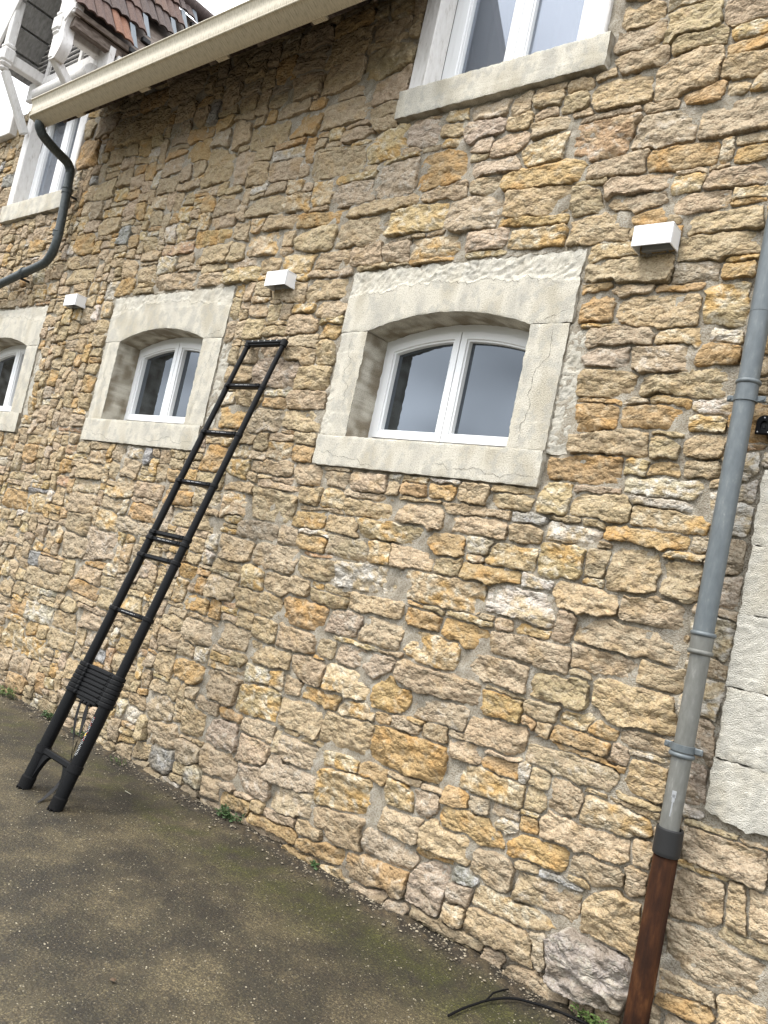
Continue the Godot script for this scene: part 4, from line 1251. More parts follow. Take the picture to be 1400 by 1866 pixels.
func black_plate() -> void:
	var o := thing("wall_hook", "small black arched plastic plate screwed to the wall right of the zinc pipe", "wall hook", Vector3(1.128, 2.505, 0.015))
	var st := surf()
	var n := 14
	var out: Array[Vector2] = [Vector2(-0.031, -0.038), Vector2(-0.031, 0.012)]
	for k in n + 1:
		var a := PI - PI * k / n
		out.append(Vector2(cos(a) * 0.031, 0.014 + sin(a) * 0.028))
	out.append(Vector2(0.031, 0.012))
	out.append(Vector2(0.031, -0.038))
	for k in out.size():
		var a := out[k]
		var b := out[(k + 1) % out.size()]
		quad(st, Vector3(a.x, a.y, 0), Vector3(b.x, b.y, 0), Vector3(b.x, b.y, 0.012), Vector3(a.x, a.y, 0.012))
		quad(st, Vector3(a.x, a.y, 0.012), Vector3(b.x, b.y, 0.012), Vector3(b.x * 0.9, b.y * 0.9, 0.017), Vector3(a.x * 0.9, a.y * 0.9, 0.017))
		quad(st, Vector3(a.x * 0.9, a.y * 0.9, 0.017), Vector3(b.x * 0.9, b.y * 0.9, 0.017), Vector3(b.x * 0.42, b.y * 0.42, 0.017), Vector3(a.x * 0.42, a.y * 0.42, 0.017))
		quad(st, Vector3(a.x * 0.42, a.y * 0.42, 0.017), Vector3(b.x * 0.42, b.y * 0.42, 0.017), Vector3(b.x * 0.38, b.y * 0.38, 0.004), Vector3(a.x * 0.38, a.y * 0.38, 0.004))
	obj("plate", done(st), M.black_plastic, o)
	st = surf()
	box(st, Vector3(0, 0, -0.012), Vector3(0.05, 0.06, 0.03), 0.002)
	box(st, Vector3(0, -0.006, 0.008), Vector3(0.01, 0.014, 0.012), 0.002)
	obj("hook", done(st), M.iron, o)
	for q in [Vector2(0, 0.03), Vector2(-0.02, -0.03), Vector2(0.02, -0.03)]:
		st = surf()
		lathe(st, Vector3(q.x, q.y, 0.017), [Vector2(0.003, 0.0), Vector2(0.003, 0.0015), Vector2(0.0, 0.0016)], 10, Basis(Vector3.RIGHT, Vector3(0, 0, 1), Vector3(0, -1, 0)))
		obj("screw", done(st), M.print_grey, o)

# ---------------------------------------------------------------- ladder
func ladder() -> void:
	var o := thing("ladder", "black telescopic ladder, half extended, leaning on the wall beside a window", "ladder", Vector3(-1.998, 0.0, 0.9))
	o.rotation.x = -0.281
	var hx := 0.175
	# tubes: [from, to, radius]
	var tubes := [[0.06, 0.6, 0.037], [0.6, 1.1, 0.029], [1.1, 1.455, 0.0265], [1.455, 1.6, 0.0245], [1.6, 1.975, 0.0225], [1.975, 2.335, 0.0205], [2.335, 2.69, 0.0185], [2.69, 3.025, 0.0165]]
	for s in [-1.0, 1.0]:
		for t in tubes:
			var st := surf()
			lathe(st, Vector3(s * hx, 0, 0), [Vector2(t[2], t[0]), Vector2(t[2], t[1]), Vector2(t[2] * 0.9, t[1] + 0.002)], 24)
			# marking groove some way up each tube
			var g: float = lerpf(t[0], t[1], 0.45)
			lathe(st, Vector3(s * hx, 0, 0), bulge(t[2] - 0.0005, g, 0.0012, 0.004), 24)
			obj("rail_tube", done(st, true), M.black_metal, o)
		var st2 := surf()
		lathe(st2, Vector3(s * hx, 0, 0), [Vector2(0.0, -0.012), Vector2(0.03, -0.012), Vector2(0.039, 0.0), Vector2(0.041, 0.06), Vector2(0.0385, 0.068), Vector2(0.037, 0.068)], 24)
		for k in 10:
			var a := TAU * k / 10
			box(st2, Vector3(s * hx + cos(a) * 0.039, -0.004, sin(a) * 0.039), Vector3(0.008, 0.018, 0.008), 0.002)
		obj("rubber_foot", done(st2), M.rubber, o)
	# rungs with their locking collars; the lowest seven are still stacked
	var ys := [2.69, 2.335, 1.975, 1.612, 1.572, 1.455, 1.097]
	for k in 7:
		ys.append(0.738 - k * 0.0262)
	for k in ys.size():
		var y: float = ys[k]
		var r := 0.0155 + 0.0022 * k
		if k > 6:
			r = 0.034 + (k - 7) * 0.0009
		var thick := 0.024
		var st := surf()
		box(st, Vector3(0, y, 0), Vector3(2 * hx - 1.5 * r, thick, 0.042), 0.006)
		# ribbed tread
		for q in 4:
			box(st, Vector3(0, y + thick / 2 + 0.001, -0.013 + q * 0.009), Vector3(2 * hx - 3.2 * r - 0.05, 0.003, 0.004), 0.001)
		var rung := obj("rung", done(st), M.black_plastic, o)
		for s in [-1.0, 1.0]:
			st = surf()
			lathe(st, Vector3(s * hx, y, 0), [Vector2(r * 0.9, -0.0125), Vector2(r + 0.0045, -0.012), Vector2(r + 0.006, -0.008), Vector2(r + 0.006, 0.008), Vector2(r + 0.0045, 0.012), Vector2(r * 0.9, 0.0125)], 24)
			box(st, Vector3(s * (hx - r - 0.012), y, 0.006), Vector3(0.03, 0.026, 0.045), 0.005)
			box(st, Vector3(s * (hx - r - 0.022), y + 0.002, 0.0305), Vector3(0.016, 0.012, 0.006), 0.002)
			obj("collar", done(st), M.black_plastic, rung)
		if k < 7 and k != 3 and k != 5:
			st = surf()
			for q in 16:
				if q % 5 == 4:
					continue
				box(st, Vector3(-0.07 + q * 0.0088, y + 0.001, 0.0213), Vector3(0.0055, 0.003, 0.001), 0.0)
			obj("print", done(st), M.print_grey, rung)
	# cap bar on top
	var st := surf()
	box(st, Vector3(0, 3.032, 0), Vector3(2 * hx + 0.004, 0.03, 0.045), 0.008)
	box(st, Vector3(0, 3.013, 0.0), Vector3(2 * hx - 0.06, 0.012, 0.03), 0.004)
	for s in [-1.0, 1.0]:
		lathe(st, Vector3(s * hx, 3.0, 0), [Vector2(0.017, 0.0), Vector2(0.0225, 0.002), Vector2(0.0235, 0.045), Vector2(0.018, 0.049), Vector2(0.0, 0.05)], 20)
	obj("top_cap", done(st), M.black_plastic, o)
	st = surf()
	for q in 5:
		box(st, Vector3(-0.12 + q * 0.06, 3.036, 0.0228), Vector3(0.01, 0.009, 0.001), 0.0)
	obj("rivets", done(st), M.print_white, o)
	# foot bar with two curved gussets
	st = surf()
	box(st, Vector3(0, 0.222, 0.002), Vector3(2 * hx - 0.06, 0.034, 0.036), 0.006)
	for s in [-1.0, 1.0]:
		lathe(st, Vector3(s * hx, 0.222, 0), [Vector2(0.037, -0.022), Vector2(0.042, -0.02), Vector2(0.042, 0.02), Vector2(0.037, 0.022)], 24)
		var n := 12
		for k in n:
			var f := func(t: float) -> float: return 0.205 - 0.15 * pow(1.0 - t, 2.2)
			var a := float(k) / n
			var c := float(k + 1) / n
			var xa: float = s * (hx - 0.036 - a * 0.075)
			var xb: float = s * (hx - 0.036 - c * 0.075)
			var p := [Vector3(xa, f.call(a), 0.012), Vector3(xa, 0.206, 0.012), Vector3(xb, 0.206, 0.012), Vector3(xb, f.call(c), 0.012)]
			var q := p.map(func(v): return Vector3(v.x, v.y, -0.012))
			if s > 0:
				p.reverse()
				q.reverse()
			quad(st, p[3], p[2], p[1], p[0])
			quad(st, q[0], q[1], q[2], q[3])
			quad(st, p[0], p[3], q[3], q[0])
	obj("foot_bar", done(st), M.black_plastic, o)
	# bracket under the stack with three lugs
	st = surf()
	box(st, Vector3(0, 0.562, 0.0), Vector3(0.2, 0.022, 0.036), 0.006)
	for q in [-0.035, 0.0, 0.04]:
		box(st, Vector3(q, 0.547, 0.004), Vector3(0.026, 0.02, 0.034), 0.006)
	obj("stack_bracket", done(st), M.black_plastic, o)
	# two loose tie-down straps hanging from it; they hang plumb, so lean away from the ladder
	strap(o, [Vector3(-1.975, 0.55, 0.755), Vector3(-1.965, 0.40, 0.765), Vector3(-1.968, 0.24, 0.78), Vector3(-1.98, 0.1, 0.8), Vector3(-1.965, 0.02, 0.88), Vector3(-1.93, 0.006, 0.945)], 0.026)
	strap(o, [Vector3(-2.045, 0.55, 0.755), Vector3(-2.05, 0.42, 0.76), Vector3(-2.03, 0.3, 0.755), Vector3(-1.99, 0.2, 0.765)], 0.018)
	# warning label down the inside of the right-hand tube
	var lab := Node3D.new()
	lab.name = "warning_label"
	o.add_child(lab)
	var kinds := [["white_print", M.print_white], ["red_print", M.print_red], ["yellow_print", M.print_yellow]]
	for q in kinds.size():
		st = surf()
		for k in 26:
			for c in 3:
				var pick := 0
				if k in [13, 14] and c == 1: pick = 2
				elif (k * 7 + c * 3) % 5 == 0 and k > 9: pick = 1
				if pick != q or (k * 5 + c * 11) % 7 == 0:
					continue
				var a := 1.42 + c * 0.18
				box(st, Vector3(hx + cos(a) * 0.0373, 0.29 + k * 0.0085, sin(a) * 0.0373), Vector3(0.0055, 0.004 if q < 2 else 0.008, 0.001), 0.0, Basis(Vector3.UP, PI / 2 - a))
		obj(kinds[q][0], done(st), kinds[q][1], lab)

func strap(o: Node3D, pts: Array, w: float) -> void:
	var inv := o.transform.affine_inverse()
	var c := Curve3D.new()
	c.bake_interval = 0.02
	for i in pts.size():
		var d: Vector3 = (pts[mini(i + 1, pts.size() - 1)] - pts[maxi(i - 1, 0)]) * 0.17
		c.add_point(pts[i], -d, d)
	var p := c.get_baked_points()
	var st := surf()
	for i in p.size() - 1:
		var sw := Vector3(1, 0, 0.25).rotated(Vector3.UP, 0.5 * sin(i * 0.21)).normalized() * w * 0.5
		var sw2 := Vector3(1, 0, 0.25).rotated(Vector3.UP, 0.5 * sin((i + 1) * 0.21)).normalized() * w * 0.5
		var d := (p[i + 1] - p[i]).normalized()
		var nn := sw.cross(d).normalized() * 0.001
		var a := [p[i] - sw, p[i] + sw, p[i + 1] + sw2, p[i + 1] - sw2]
		for s in [1.0, -1.0]:
			var q := a.map(func(v): return inv * (v + nn * s))
			if s < 0: q.reverse()
			quad(st, q[0], q[3], q[2], q[1])
	obj("strap", done(st), M.webbing, o)

# ---------------------------------------------------------------- dormer with its timber bracket work
func dormer() -> void:
	var o := thing("dormer", "white timber gabled dormer with louvres and brown tiled roof above the left window", "dormer", Vector3(-6.03, 5.55, 0))
	var P := Vector3(-6.03, 5.55, 0)
	var th := deg_to_rad(57)
	var ex := -5.17
	var ey := 6.03
	var slope_len := 1.72
	var rx := ex - slope_len * cos(th)
	var ry := ey + slope_len * sin(th)
	var zf := 0.42
	# gable wall board at the foot, with a half-round moulding below it
	var st := surf()
	box(st, Vector3(-6.03, 5.84, 0.0) - P, Vector3(1.62, 0.2, 0.06), 0.005)
	obj("board", done(st), M.paint, o)
	st = surf()
	tube(st, [Vector3(-6.5, 5.71, 0.05) - P, Vector3(-5.42, 5.71, 0.05) - P], [0.075, 0.075], 20)
	obj("round_moulding", done(st, true), M.paint, o)
	st = surf()
	box(st, Vector3(-6.03, 5.66, -0.06) - P, Vector3(1.5, 0.26, 0.08), 0.004)
	obj("board", done(st), M.paint, o)
	# dark void behind the louvres, closed all round
	st = surf()
	var z0 := -0.1
	var tri := [Vector3(-6.95, 5.9, z0) - P, Vector3(rx, ry - 0.1, z0) - P, Vector3(-5.2, 5.9, z0) - P]
	for t in [tri[0], tri[1], tri[2]]:
		st.set_smooth_group(-1)
		st.add_vertex(t)
	for t in [tri[0], tri[2], tri[1]]:
		st.set_smooth_group(-1)
		st.add_vertex(t - Vector3(0, 0, 0.04))
	obj("gable_back", done(st), M.dark_room, o)
	# louvre slats
	var n := 18
	for k in n:
		var y := 5.965 + k * 0.058
		var xr := ex - 0.1 - (y - ey) / tan(th)
		var xl := rx - (xr - rx)
		xl = maxf(xl, -6.85)
		xr = minf(xr, -5.25)
		if xr - xl < 0.1:
			break
		st = surf()
		box(st, Vector3((xl + xr) / 2, y, -0.02) - P, Vector3(xr - xl, 0.008, 0.07), 0.002, Basis(Vector3.RIGHT, 0.6))
		obj("louvre_slat", done(st), M.paint, o)
	for x in [-6.5, -5.82, -5.45]:
		st = surf()
		var yt := minf(ey + (ex - 0.1 - x) * tan(th) - 0.1, 7.1) if x > rx else 6.75
		beam(st, Vector3(x, 5.93, 0.012) - P, Vector3(x, yt, 0.012) - P, 0.055, 0.03)
		obj("louvre_post", done(st), M.paint, o)
	# the slopes: right one tiled, left one seen from below as boards
	for s in [1.0, -1.0]:
		st = surf()
		var e := Vector3(ex if s > 0 else rx - (ex - rx), ey, 0)
		var r := Vector3(rx, ry, 0)
		var nn := Vector3(sin(th) * s, cos(th), 0)
		var t := nn * 0.03
		var a := e - nn * 0.09 + Vector3(0, 0, zf)
		var b := r - Vector3(0, 0.15, 0) + Vector3(0, 0, zf)
		var c := b + Vector3(0, 0, -2.4 - zf)
		var d := a + Vector3(0, 0, -0.95 - zf)
		var q := [a, b, c, d].map(func(v): return v - P)
		if s < 0: q.reverse()
		quad(st, q[3] + t, q[2] + t, q[1] + t, q[0] + t)
		quad(st, q[0], q[1], q[2], q[3])
		quad(st, q[0] if s > 0 else q[3], (q[0] if s > 0 else q[3]) + t, (q[1] if s > 0 else q[2]) + t, q[1] if s > 0 else q[2])
		obj("roof_deck", done(st), M.brown_wood if s > 0 else M.grey_board, o)
		# boards under the overhang
		if s < 0:
			for k in 7:
				var f0 := k / 7.0
				var f1 := (k + 1) / 7.0 - 0.012
				var lo := e.lerp(r, f0) - nn * 0.125
				var hi := e.lerp(r, f1) - nn * 0.125
				st = surf()
				beam(st, (lo + hi) / 2 + Vector3(0, 0, zf - 0.01) - P, (lo + hi) / 2 + Vector3(0, 0, 0.0) - P, lo.distance_to(hi), 0.018, 0.003, (hi - lo).normalized())
				obj("soffit_board", done(st), M.grey_board, o)
		# bargeboard along the front edge
		st = surf()
		beam(st, e - nn * 0.11 + Vector3(0, 0, zf + 0.016) - P, r - nn * 0.11 + Vector3(0, 0, zf + 0.016) - P, 0.03, 0.17, 0.005, Vector3(0, 0, 1))
		obj("bargeboard", done(st), M.paint, o)
	# tiles
	var up := Vector3(-cos(th), sin(th), 0)
	var out := Vector3(sin(th), cos(th), 0)
	var exposure := 0.36
	var variants: Array = []
	for k in 3:
		variants.append(tile_mesh(up, out, k))
	var tw := 0.2
	for row in 5:
		var foot := Vector3(ex, ey, 0) + up * (row * exposure)
		var back := -0.13 - row * exposure * sin(th) / 1.36
		var z := zf + 0.03
		var c := 0
		while z > back + 0.02:
			var pick := (row * 5 + c * 3) % 7
			var m: Material = M["tile_%d" % [0, 1, 2, 0, 1, 0, 1][pick]]
			if row == 0 and z - tw <= back + 0.14:
				m = M.tile_3
			obj("roof_tile", variants[(row + c) % 3], m, o, foot + Vector3(0, 0, z) + out * rng.randf_range(-0.003, 0.003) - P)
			z -= tw
			c += 1
		# lead soaker where the row dies into the valley
		st = surf()
		var f := foot + Vector3(0, 0, z - 0.02) - P
		beam(st, f + up * 0.01 + out * 0.012, f + up * (exposure - 0.02) + out * 0.03, 0.06, 0.006, 0.002, Vector3(0, 0, 1))
		obj("soaker", done(st), M.flashing, o)
		st = surf()
		box(st, f + Vector3(-0.02, -0.03, 0.0), Vector3(0.05, 0.05, 0.09), 0.006)
		obj("soaker_block", done(st), M.iron, o)
	# ridge cap
	st = surf()
	tube(st, [Vector3(rx, ry + 0.01, zf + 0.05) - P, Vector3(rx, ry + 0.01, -2.2) - P], [0.09, 0.09], 14)
	obj("ridge_tile", done(st, true), M.tile_1, o)
	# eaves beam and rafter end below the tiles
	st = surf()
	beam(st, Vector3(-5.27, 5.93, zf - 0.02) - P, Vector3(-5.27, 5.93, -0.2) - P, 0.08, 0.1)
	obj("eaves_beam", done(st), M.brown_wood, o)
	st = surf()
	beam(st, Vector3(-5.2, 6.0, zf + 0.01) - P, Vector3(-5.2, 6.0, -0.14) - P, 0.03, 0.05)
	obj("eaves_beam", done(st), M.brown_wood, o)
	st = surf()
	box(st, Vector3(-5.25, 5.86, -0.1) - P, Vector3(0.09, 0.07, 0.09), 0.01)
	obj("eaves_beam", done(st), M.paint, o)
	st = surf()
	box(st, Vector3(-5.34, 5.64, -0.06) - P, Vector3(0.12, 0.42, 0.1), 0.006)
	obj("wall_post", done(st), M.paint, o)
	# bracket frames: outrigger, carved end, post, brace, corbel
	for s in [1.0, -1.0]:
		var x: float = -6.03 + s * 0.565
		var y := 5.93
		st = surf()
		beam(st, Vector3(x, y, 0.44) - P, Vector3(x, y, -0.04) - P, 0.1, 0.11, 0.008)
		obj("outrigger", done(st), M.paint, o)
		st = surf()
		box(st, Vector3(x, y + 0.015, 0.4) - P, Vector3(0.15, 0.15, 0.13), 0.02)
		box(st, Vector3(x, y - 0.07, 0.4) - P, Vector3(0.13, 0.05, 0.11), 0.02)
		box(st, Vector3(x, y - 0.115, 0.4) - P, Vector3(0.09, 0.05, 0.085), 0.025)
		box(st, Vector3(x, y + 0.115, 0.4) - P, Vector3(0.125, 0.06, 0.11), 0.02)
		obj("carved_end", done(st), M.paint, o)
		st = surf()
		beam(st, Vector3(x, y + 0.1, 0.4) - P, Vector3(x, 7.0 if s < 0 else 6.75, 0.4) - P, 0.085, 0.085, 0.008)
		obj("hanging_post", done(st), M.paint, o)
		st = surf()
		if s > 0:
			beam(st, Vector3(x + 0.01, y - 0.1, 0.41) - P, Vector3(x + 0.01, 5.6, 0.41) - P, 0.075, 0.075, 0.008)
			obj("hanging_post", done(st), M.paint, o)
			st = surf()
			beam(st, Vector3(x + 0.015, 5.635, 0.42) - P, Vector3(x - 0.03, 5.33, 0.02) - P, 0.085, 0.08, 0.01)
		else:
			beam(st, Vector3(x, y - 0.13, 0.38) - P, Vector3(x + 0.02, 5.3, 0.06) - P, 0.075, 0.075, 0.008)
		obj("brace", done(st), M.paint, o)
	# tie between the two carved ends
	st = surf()
	beam(st, Vector3(-6.6, 5.95, 0.4) - P, Vector3(-6.9, 5.95, 0.4) - P, 0.08, 0.08, 0.008, Vector3(0, 0, 1))
	obj("tie", done(st), M.paint, o)
	st = surf()
	beam(st, Vector3(-5.47, 6.03, 0.4) - P, Vector3(-5.2, 6.03, 0.4) - P, 0.09, 0.1, 0.008, Vector3(0, 0, 1))
	obj("tie", done(st), M.paint, o)
	# S-curved corbel under the right-hand eaves
	st = surf()
	var m := 18
	var curve := func(t: float) -> Vector2: return Vector2(-5.31 - 0.12 * t - 0.04 * sin(t * TAU) * (1.0 - 0.3 * t), 5.985 - 0.4 * t)
	for k in m:
		var q0: Vector2 = curve.call(float(k) / m)
		var q1: Vector2 = curve.call(float(k + 1) / m)
		var w0 := 0.05 + 0.018 * sin(float(k) / m * PI)
		var w1 := 0.05 + 0.018 * sin(float(k + 1) / m * PI)
		var zb := 0.34
		var zt := 0.44
		var A := Vector3(q0.x - w0, q0.y, 0) - P
		var B := Vector3(q0.x + w0, q0.y, 0) - P
		var C := Vector3(q1.x + w1, q1.y, 0) - P
		var D := Vector3(q1.x - w1, q1.y, 0) - P
		var F := Vector3(0, 0, zt)
		var K := Vector3(0, 0, zb)
		quad(st, A + F, B + F, C + F, D + F)
		quad(st, D + K, C + K, B + K, A + K)
		for e in [[B, C], [D, A]]:
			for v in [e[0] + F, e[0] + K, e[1] + K, e[0] + F, e[1] + K, e[1] + F]:
				st.set_smooth_group(3 if e[0] == B else 4)
				st.add_vertex(v)
		if k == 0:
			quad(st, A + K, B + K, B + F, A + F)
		if k == m - 1:
			quad(st, D + F, C + F, C + K, D + K)
	obj("corbel", done(st, true), M.paint, o)

# one interlocking tile with two rolls, hung from its foot; runs along -z
func tile_mesh(up: Vector3, out: Vector3, k: int) -> ArrayMesh:
	var st := surf()
	var w := 0.198
	var n := 14
	var lift := 0.035
	for i in n:
		var a := float(i) / n
		var b := float(i + 1) / n
		var h := func(t: float) -> float: return 0.017 * absf(sin(t * TAU)) + 0.006 * sin(t * TAU * 0.5 + k)
		var e := up * 0.43
		var pa: Vector3 = Vector3(0, 0, -a * w) + out * (h.call(a) + lift)
		var pb: Vector3 = Vector3(0, 0, -b * w) + out * (h.call(b) + lift)
		var drop := out * (lift - 0.004)
		var j := up * (0.004 * sin(a * 9.0 + k * 2.0))
		quad(st, pa + j, pa + e - drop, pb + e - drop, pb + j)
		var low := out * 0.017
		quad(st, pb + j - low, pb + e - drop - low, pa + e - drop - low, pa + j - low)
		quad(st, pa + j - low, pa + j, pb + j, pb + j - low)
	return done(st)

# ---------------------------------------------------------------- ground and small things on it
func ground_height(x: float, z: float) -> float:
	return noise.get_noise_2d(x * 1.2, z * 1.2) * 0.006 + noise.get_noise_2d(x * 14.0, z * 14.0) * 0.0012

func ground() -> void:
	var axis := func(lo: float, hi: float, step: float, far: float) -> Array:
		var a := []
		var x := lo
		var left := []
		var d := step
		while x - d > -far:
			x -= d
			d *= 1.6
			left.push_front(x)
		a = left
		x = lo
		while x < hi:
			a.append(x)
			x += step
		d = step
		while x < far:
			a.append(x)
			d *= 1.6
			x += d
		return a
	var xs: Array = axis.call(-7.0, 2.2, 0.03, 400.0)
	var zs: Array = axis.call(-0.15, 3.0, 0.03, 400.0)
	var st := surf()
	for z in zs:
		for x in xs:
			var n := noise.get_noise_2d(x * 1.4 + 30, z * 1.4)
			var n2 := noise.get_noise_2d(x * 5.0, z * 5.0 + 60)
			var n3 := noise.get_noise_2d(x * 17.0, z * 17.0 + 20)
			var c := rgb(0.1, 0.087, 0.056)
			c = c.lerp(rgb(0.205, 0.178, 0.118), clampf(n * 1.5 + n2 * 0.9, 0, 0.9))
			c = c.lerp(rgb(0.038, 0.033, 0.022), clampf(-n * 1.6 - n2 * 0.8 + 0.05, 0, 0.85))
			# damp green algae a hand's breadth off the wall, soil against it
			var edge: float = 0.13 + 0.07 * noise.get_noise_2d(x * 3.0, 5.0) + 0.02 * n3
			var moss := exp(-pow((z - 0.36 - 0.12 * n) / 0.2, 2.0)) * clampf(0.6 + n2 * 1.4 + 0.35 * clampf(x + 1.0, -1, 1), 0, 1)
			c = c.lerp(rgb(0.078, 0.086, 0.016), moss * 0.95)
			var soil := smoothstep(edge + 0.05, edge - 0.03, z)
			c = c.lerp(rgb(0.05, 0.04, 0.03).lerp(rgb(0.2, 0.165, 0.11), clampf(n3 * 1.4 + n2, 0, 0.8)), soil)
			st.set_color(c)
			st.set_smooth_group(0)
			var y := 0.0
			if absf(x) < 12 and z > -1 and z < 8:
				y = ground_height(x, z) + soil * (0.008 + n3 * 0.012 + n2 * 0.01)
			st.add_vertex(Vector3(x, y, z))
	var nx := xs.size()
	for j in zs.size() - 1:
		for i in nx - 1:
			var a := j * nx + i
			for k in [a, a + 1, a + nx + 1, a, a + nx + 1, a + nx]:
				st.add_index(k)
	st.generate_normals()
	var o := obj("ground", st.commit(), M.ground)
	o.set_meta("kind", "structure")

func pebble(k: int) -> ArrayMesh:
	var s := SphereMesh.new()
	s.radius = 1.0
	s.height = 2.0
	s.radial_segments = 7
	s.rings = 4
	var st := SurfaceTool.new()
	st.create_from(s, 0)
	var mdt := MeshDataTool.new()
	mdt.create_from_surface(st.commit(), 0)
	for i in mdt.get_vertex_count():
		var v := mdt.get_vertex(i)
		mdt.set_vertex(i, v * (1.0 + 0.3 * noise.get_noise_3d(v.x * 0.9 + k * 30, v.y * 0.9, v.z * 0.9) * 2.0) * Vector3(1, 0.6, 1))
	var m := ArrayMesh.new()
	mdt.commit_to_surface(m)
	st = SurfaceTool.new()
	st.create_from(m, 0)
	st.generate_normals()
	return st.commit()

func scatter(called: String, count: int, k: int, where: Callable, size: Callable, colour: Callable) -> void:
	var mm := MultiMesh.new()
	mm.transform_format = MultiMesh.TRANSFORM_3D
	mm.use_colors = true
	mm.mesh = pebble(k)
	mm.instance_count = count
	for i in count:
		var p: Vector3 = where.call()
		var s: float = size.call()
		var b := Basis(Vector3.UP, rng.randf() * TAU).scaled(Vector3(s * rng.randf_range(0.7, 1.4), s * rng.randf_range(0.5, 1.0), s))
		mm.set_instance_transform(i, Transform3D(b, p))
		mm.set_instance_color(i, colour.call())
	var o := MultiMeshInstance3D.new()
	o.multimesh = mm
	o.material_override = M.grit
	o.name = called
	o.set_meta("kind", "stuff")
	o.set_meta("label", "small loose stones and grit" if called == "gravel" else "pale pebbles bedded in the concrete")
	o.set_meta("category", called)
	add_child(o)

func grit() -> void:
	var stone_col := func() -> Color:
		var v := rng.randf_range(0.25, 1.0)
		return rgb(0.42, 0.36, 0.26).lerp(rgb(0.1, 0.08, 0.06), rng.randf() * 0.9) * Color(v, v, v)
	scatter("gravel", 5000, 1, func() -> Vector3:
		var x := rng.randf_range(-6.5, 1.6)
		var z := absf(rng.randfn(0.0, 0.085)) + 0.005
		return Vector3(x, ground_height(x, z) + 0.008, z), func() -> float: return 0.002 + 0.006 * pow(rng.randf(), 3.0), stone_col)
	scatter("aggregate", 26000, 2, func() -> Vector3:
		var x := rng.randf_range(-4.8, 1.6)
		var z := 0.15 + 2.3 * pow(rng.randf(), 0.8)
		return Vector3(x, ground_height(x, z) + 0.0002, z), func() -> float: return 0.0012 + 0.0034 * pow(rng.randf(), 5.0), func() -> Color: return rgb(0.33, 0.29, 0.21).lerp(rgb(0.1, 0.085, 0.06), pow(rng.randf(), 0.45)))

func leaf_shape(st: SurfaceTool, at: Vector3, dir: Vector3, size: float, wide: float) -> void:
	var side := dir.cross(Vector3.UP).normalized()
	var nn := side.cross(dir).normalized()
	var mid := at + dir * size * 0.55 + nn * size * 0.12
	var tip := at + dir * size - nn * size * 0.05
	var l := at + dir * size * 0.5 - side * size * wide
	var r := at + dir * size * 0.5 + side * size * wide
	for t in [[at, l, mid], [at, mid, r], [l, tip, mid], [mid, tip, r]]:
		for p in t:
			st.set_smooth_group(-1)
			st.add_vertex(p)

func weed(at: Vector3, spread: float, count: int, leaf: float, label: String, light := false) -> void:
	var o := thing("weed", label, "weed", at, "weeds along the foot of the wall")
	var st := surf()
	var stems := surf()
	for k in count:
		var a := rng.randf_range(0, TAU)
		var d := spread * sqrt(rng.randf())
		var base := Vector3(cos(a) * d * 1.4, 0, absf(sin(a)) * d * 0.7)
		var top := base + Vector3(rng.randf_range(-0.3, 0.3), rng.randf_range(0.5, 1.3), rng.randf_range(0.0, 0.5)) * spread * 0.6
		tube(stems, [base + Vector3(0, -0.005, 0), (base + top) / 2 + Vector3(0.003, 0.002, 0), top], [0.0012, 0.001, 0.0007], 5, false)
		for j in 4:
			var dir := Vector3(rng.randf_range(-1, 1), rng.randf_range(-0.15, 0.7), rng.randf_range(-0.3, 1)).normalized()
			leaf_shape(st, base.lerp(top, rng.randf_range(0.4, 1.0)), dir, leaf * rng.randf_range(0.6, 1.3), rng.randf_range(0.25, 0.42))
	obj("leaves", done(st), M.leaf_light if light else M.leaf, o)
	obj("stems", done(stems, true), M.leaf, o)

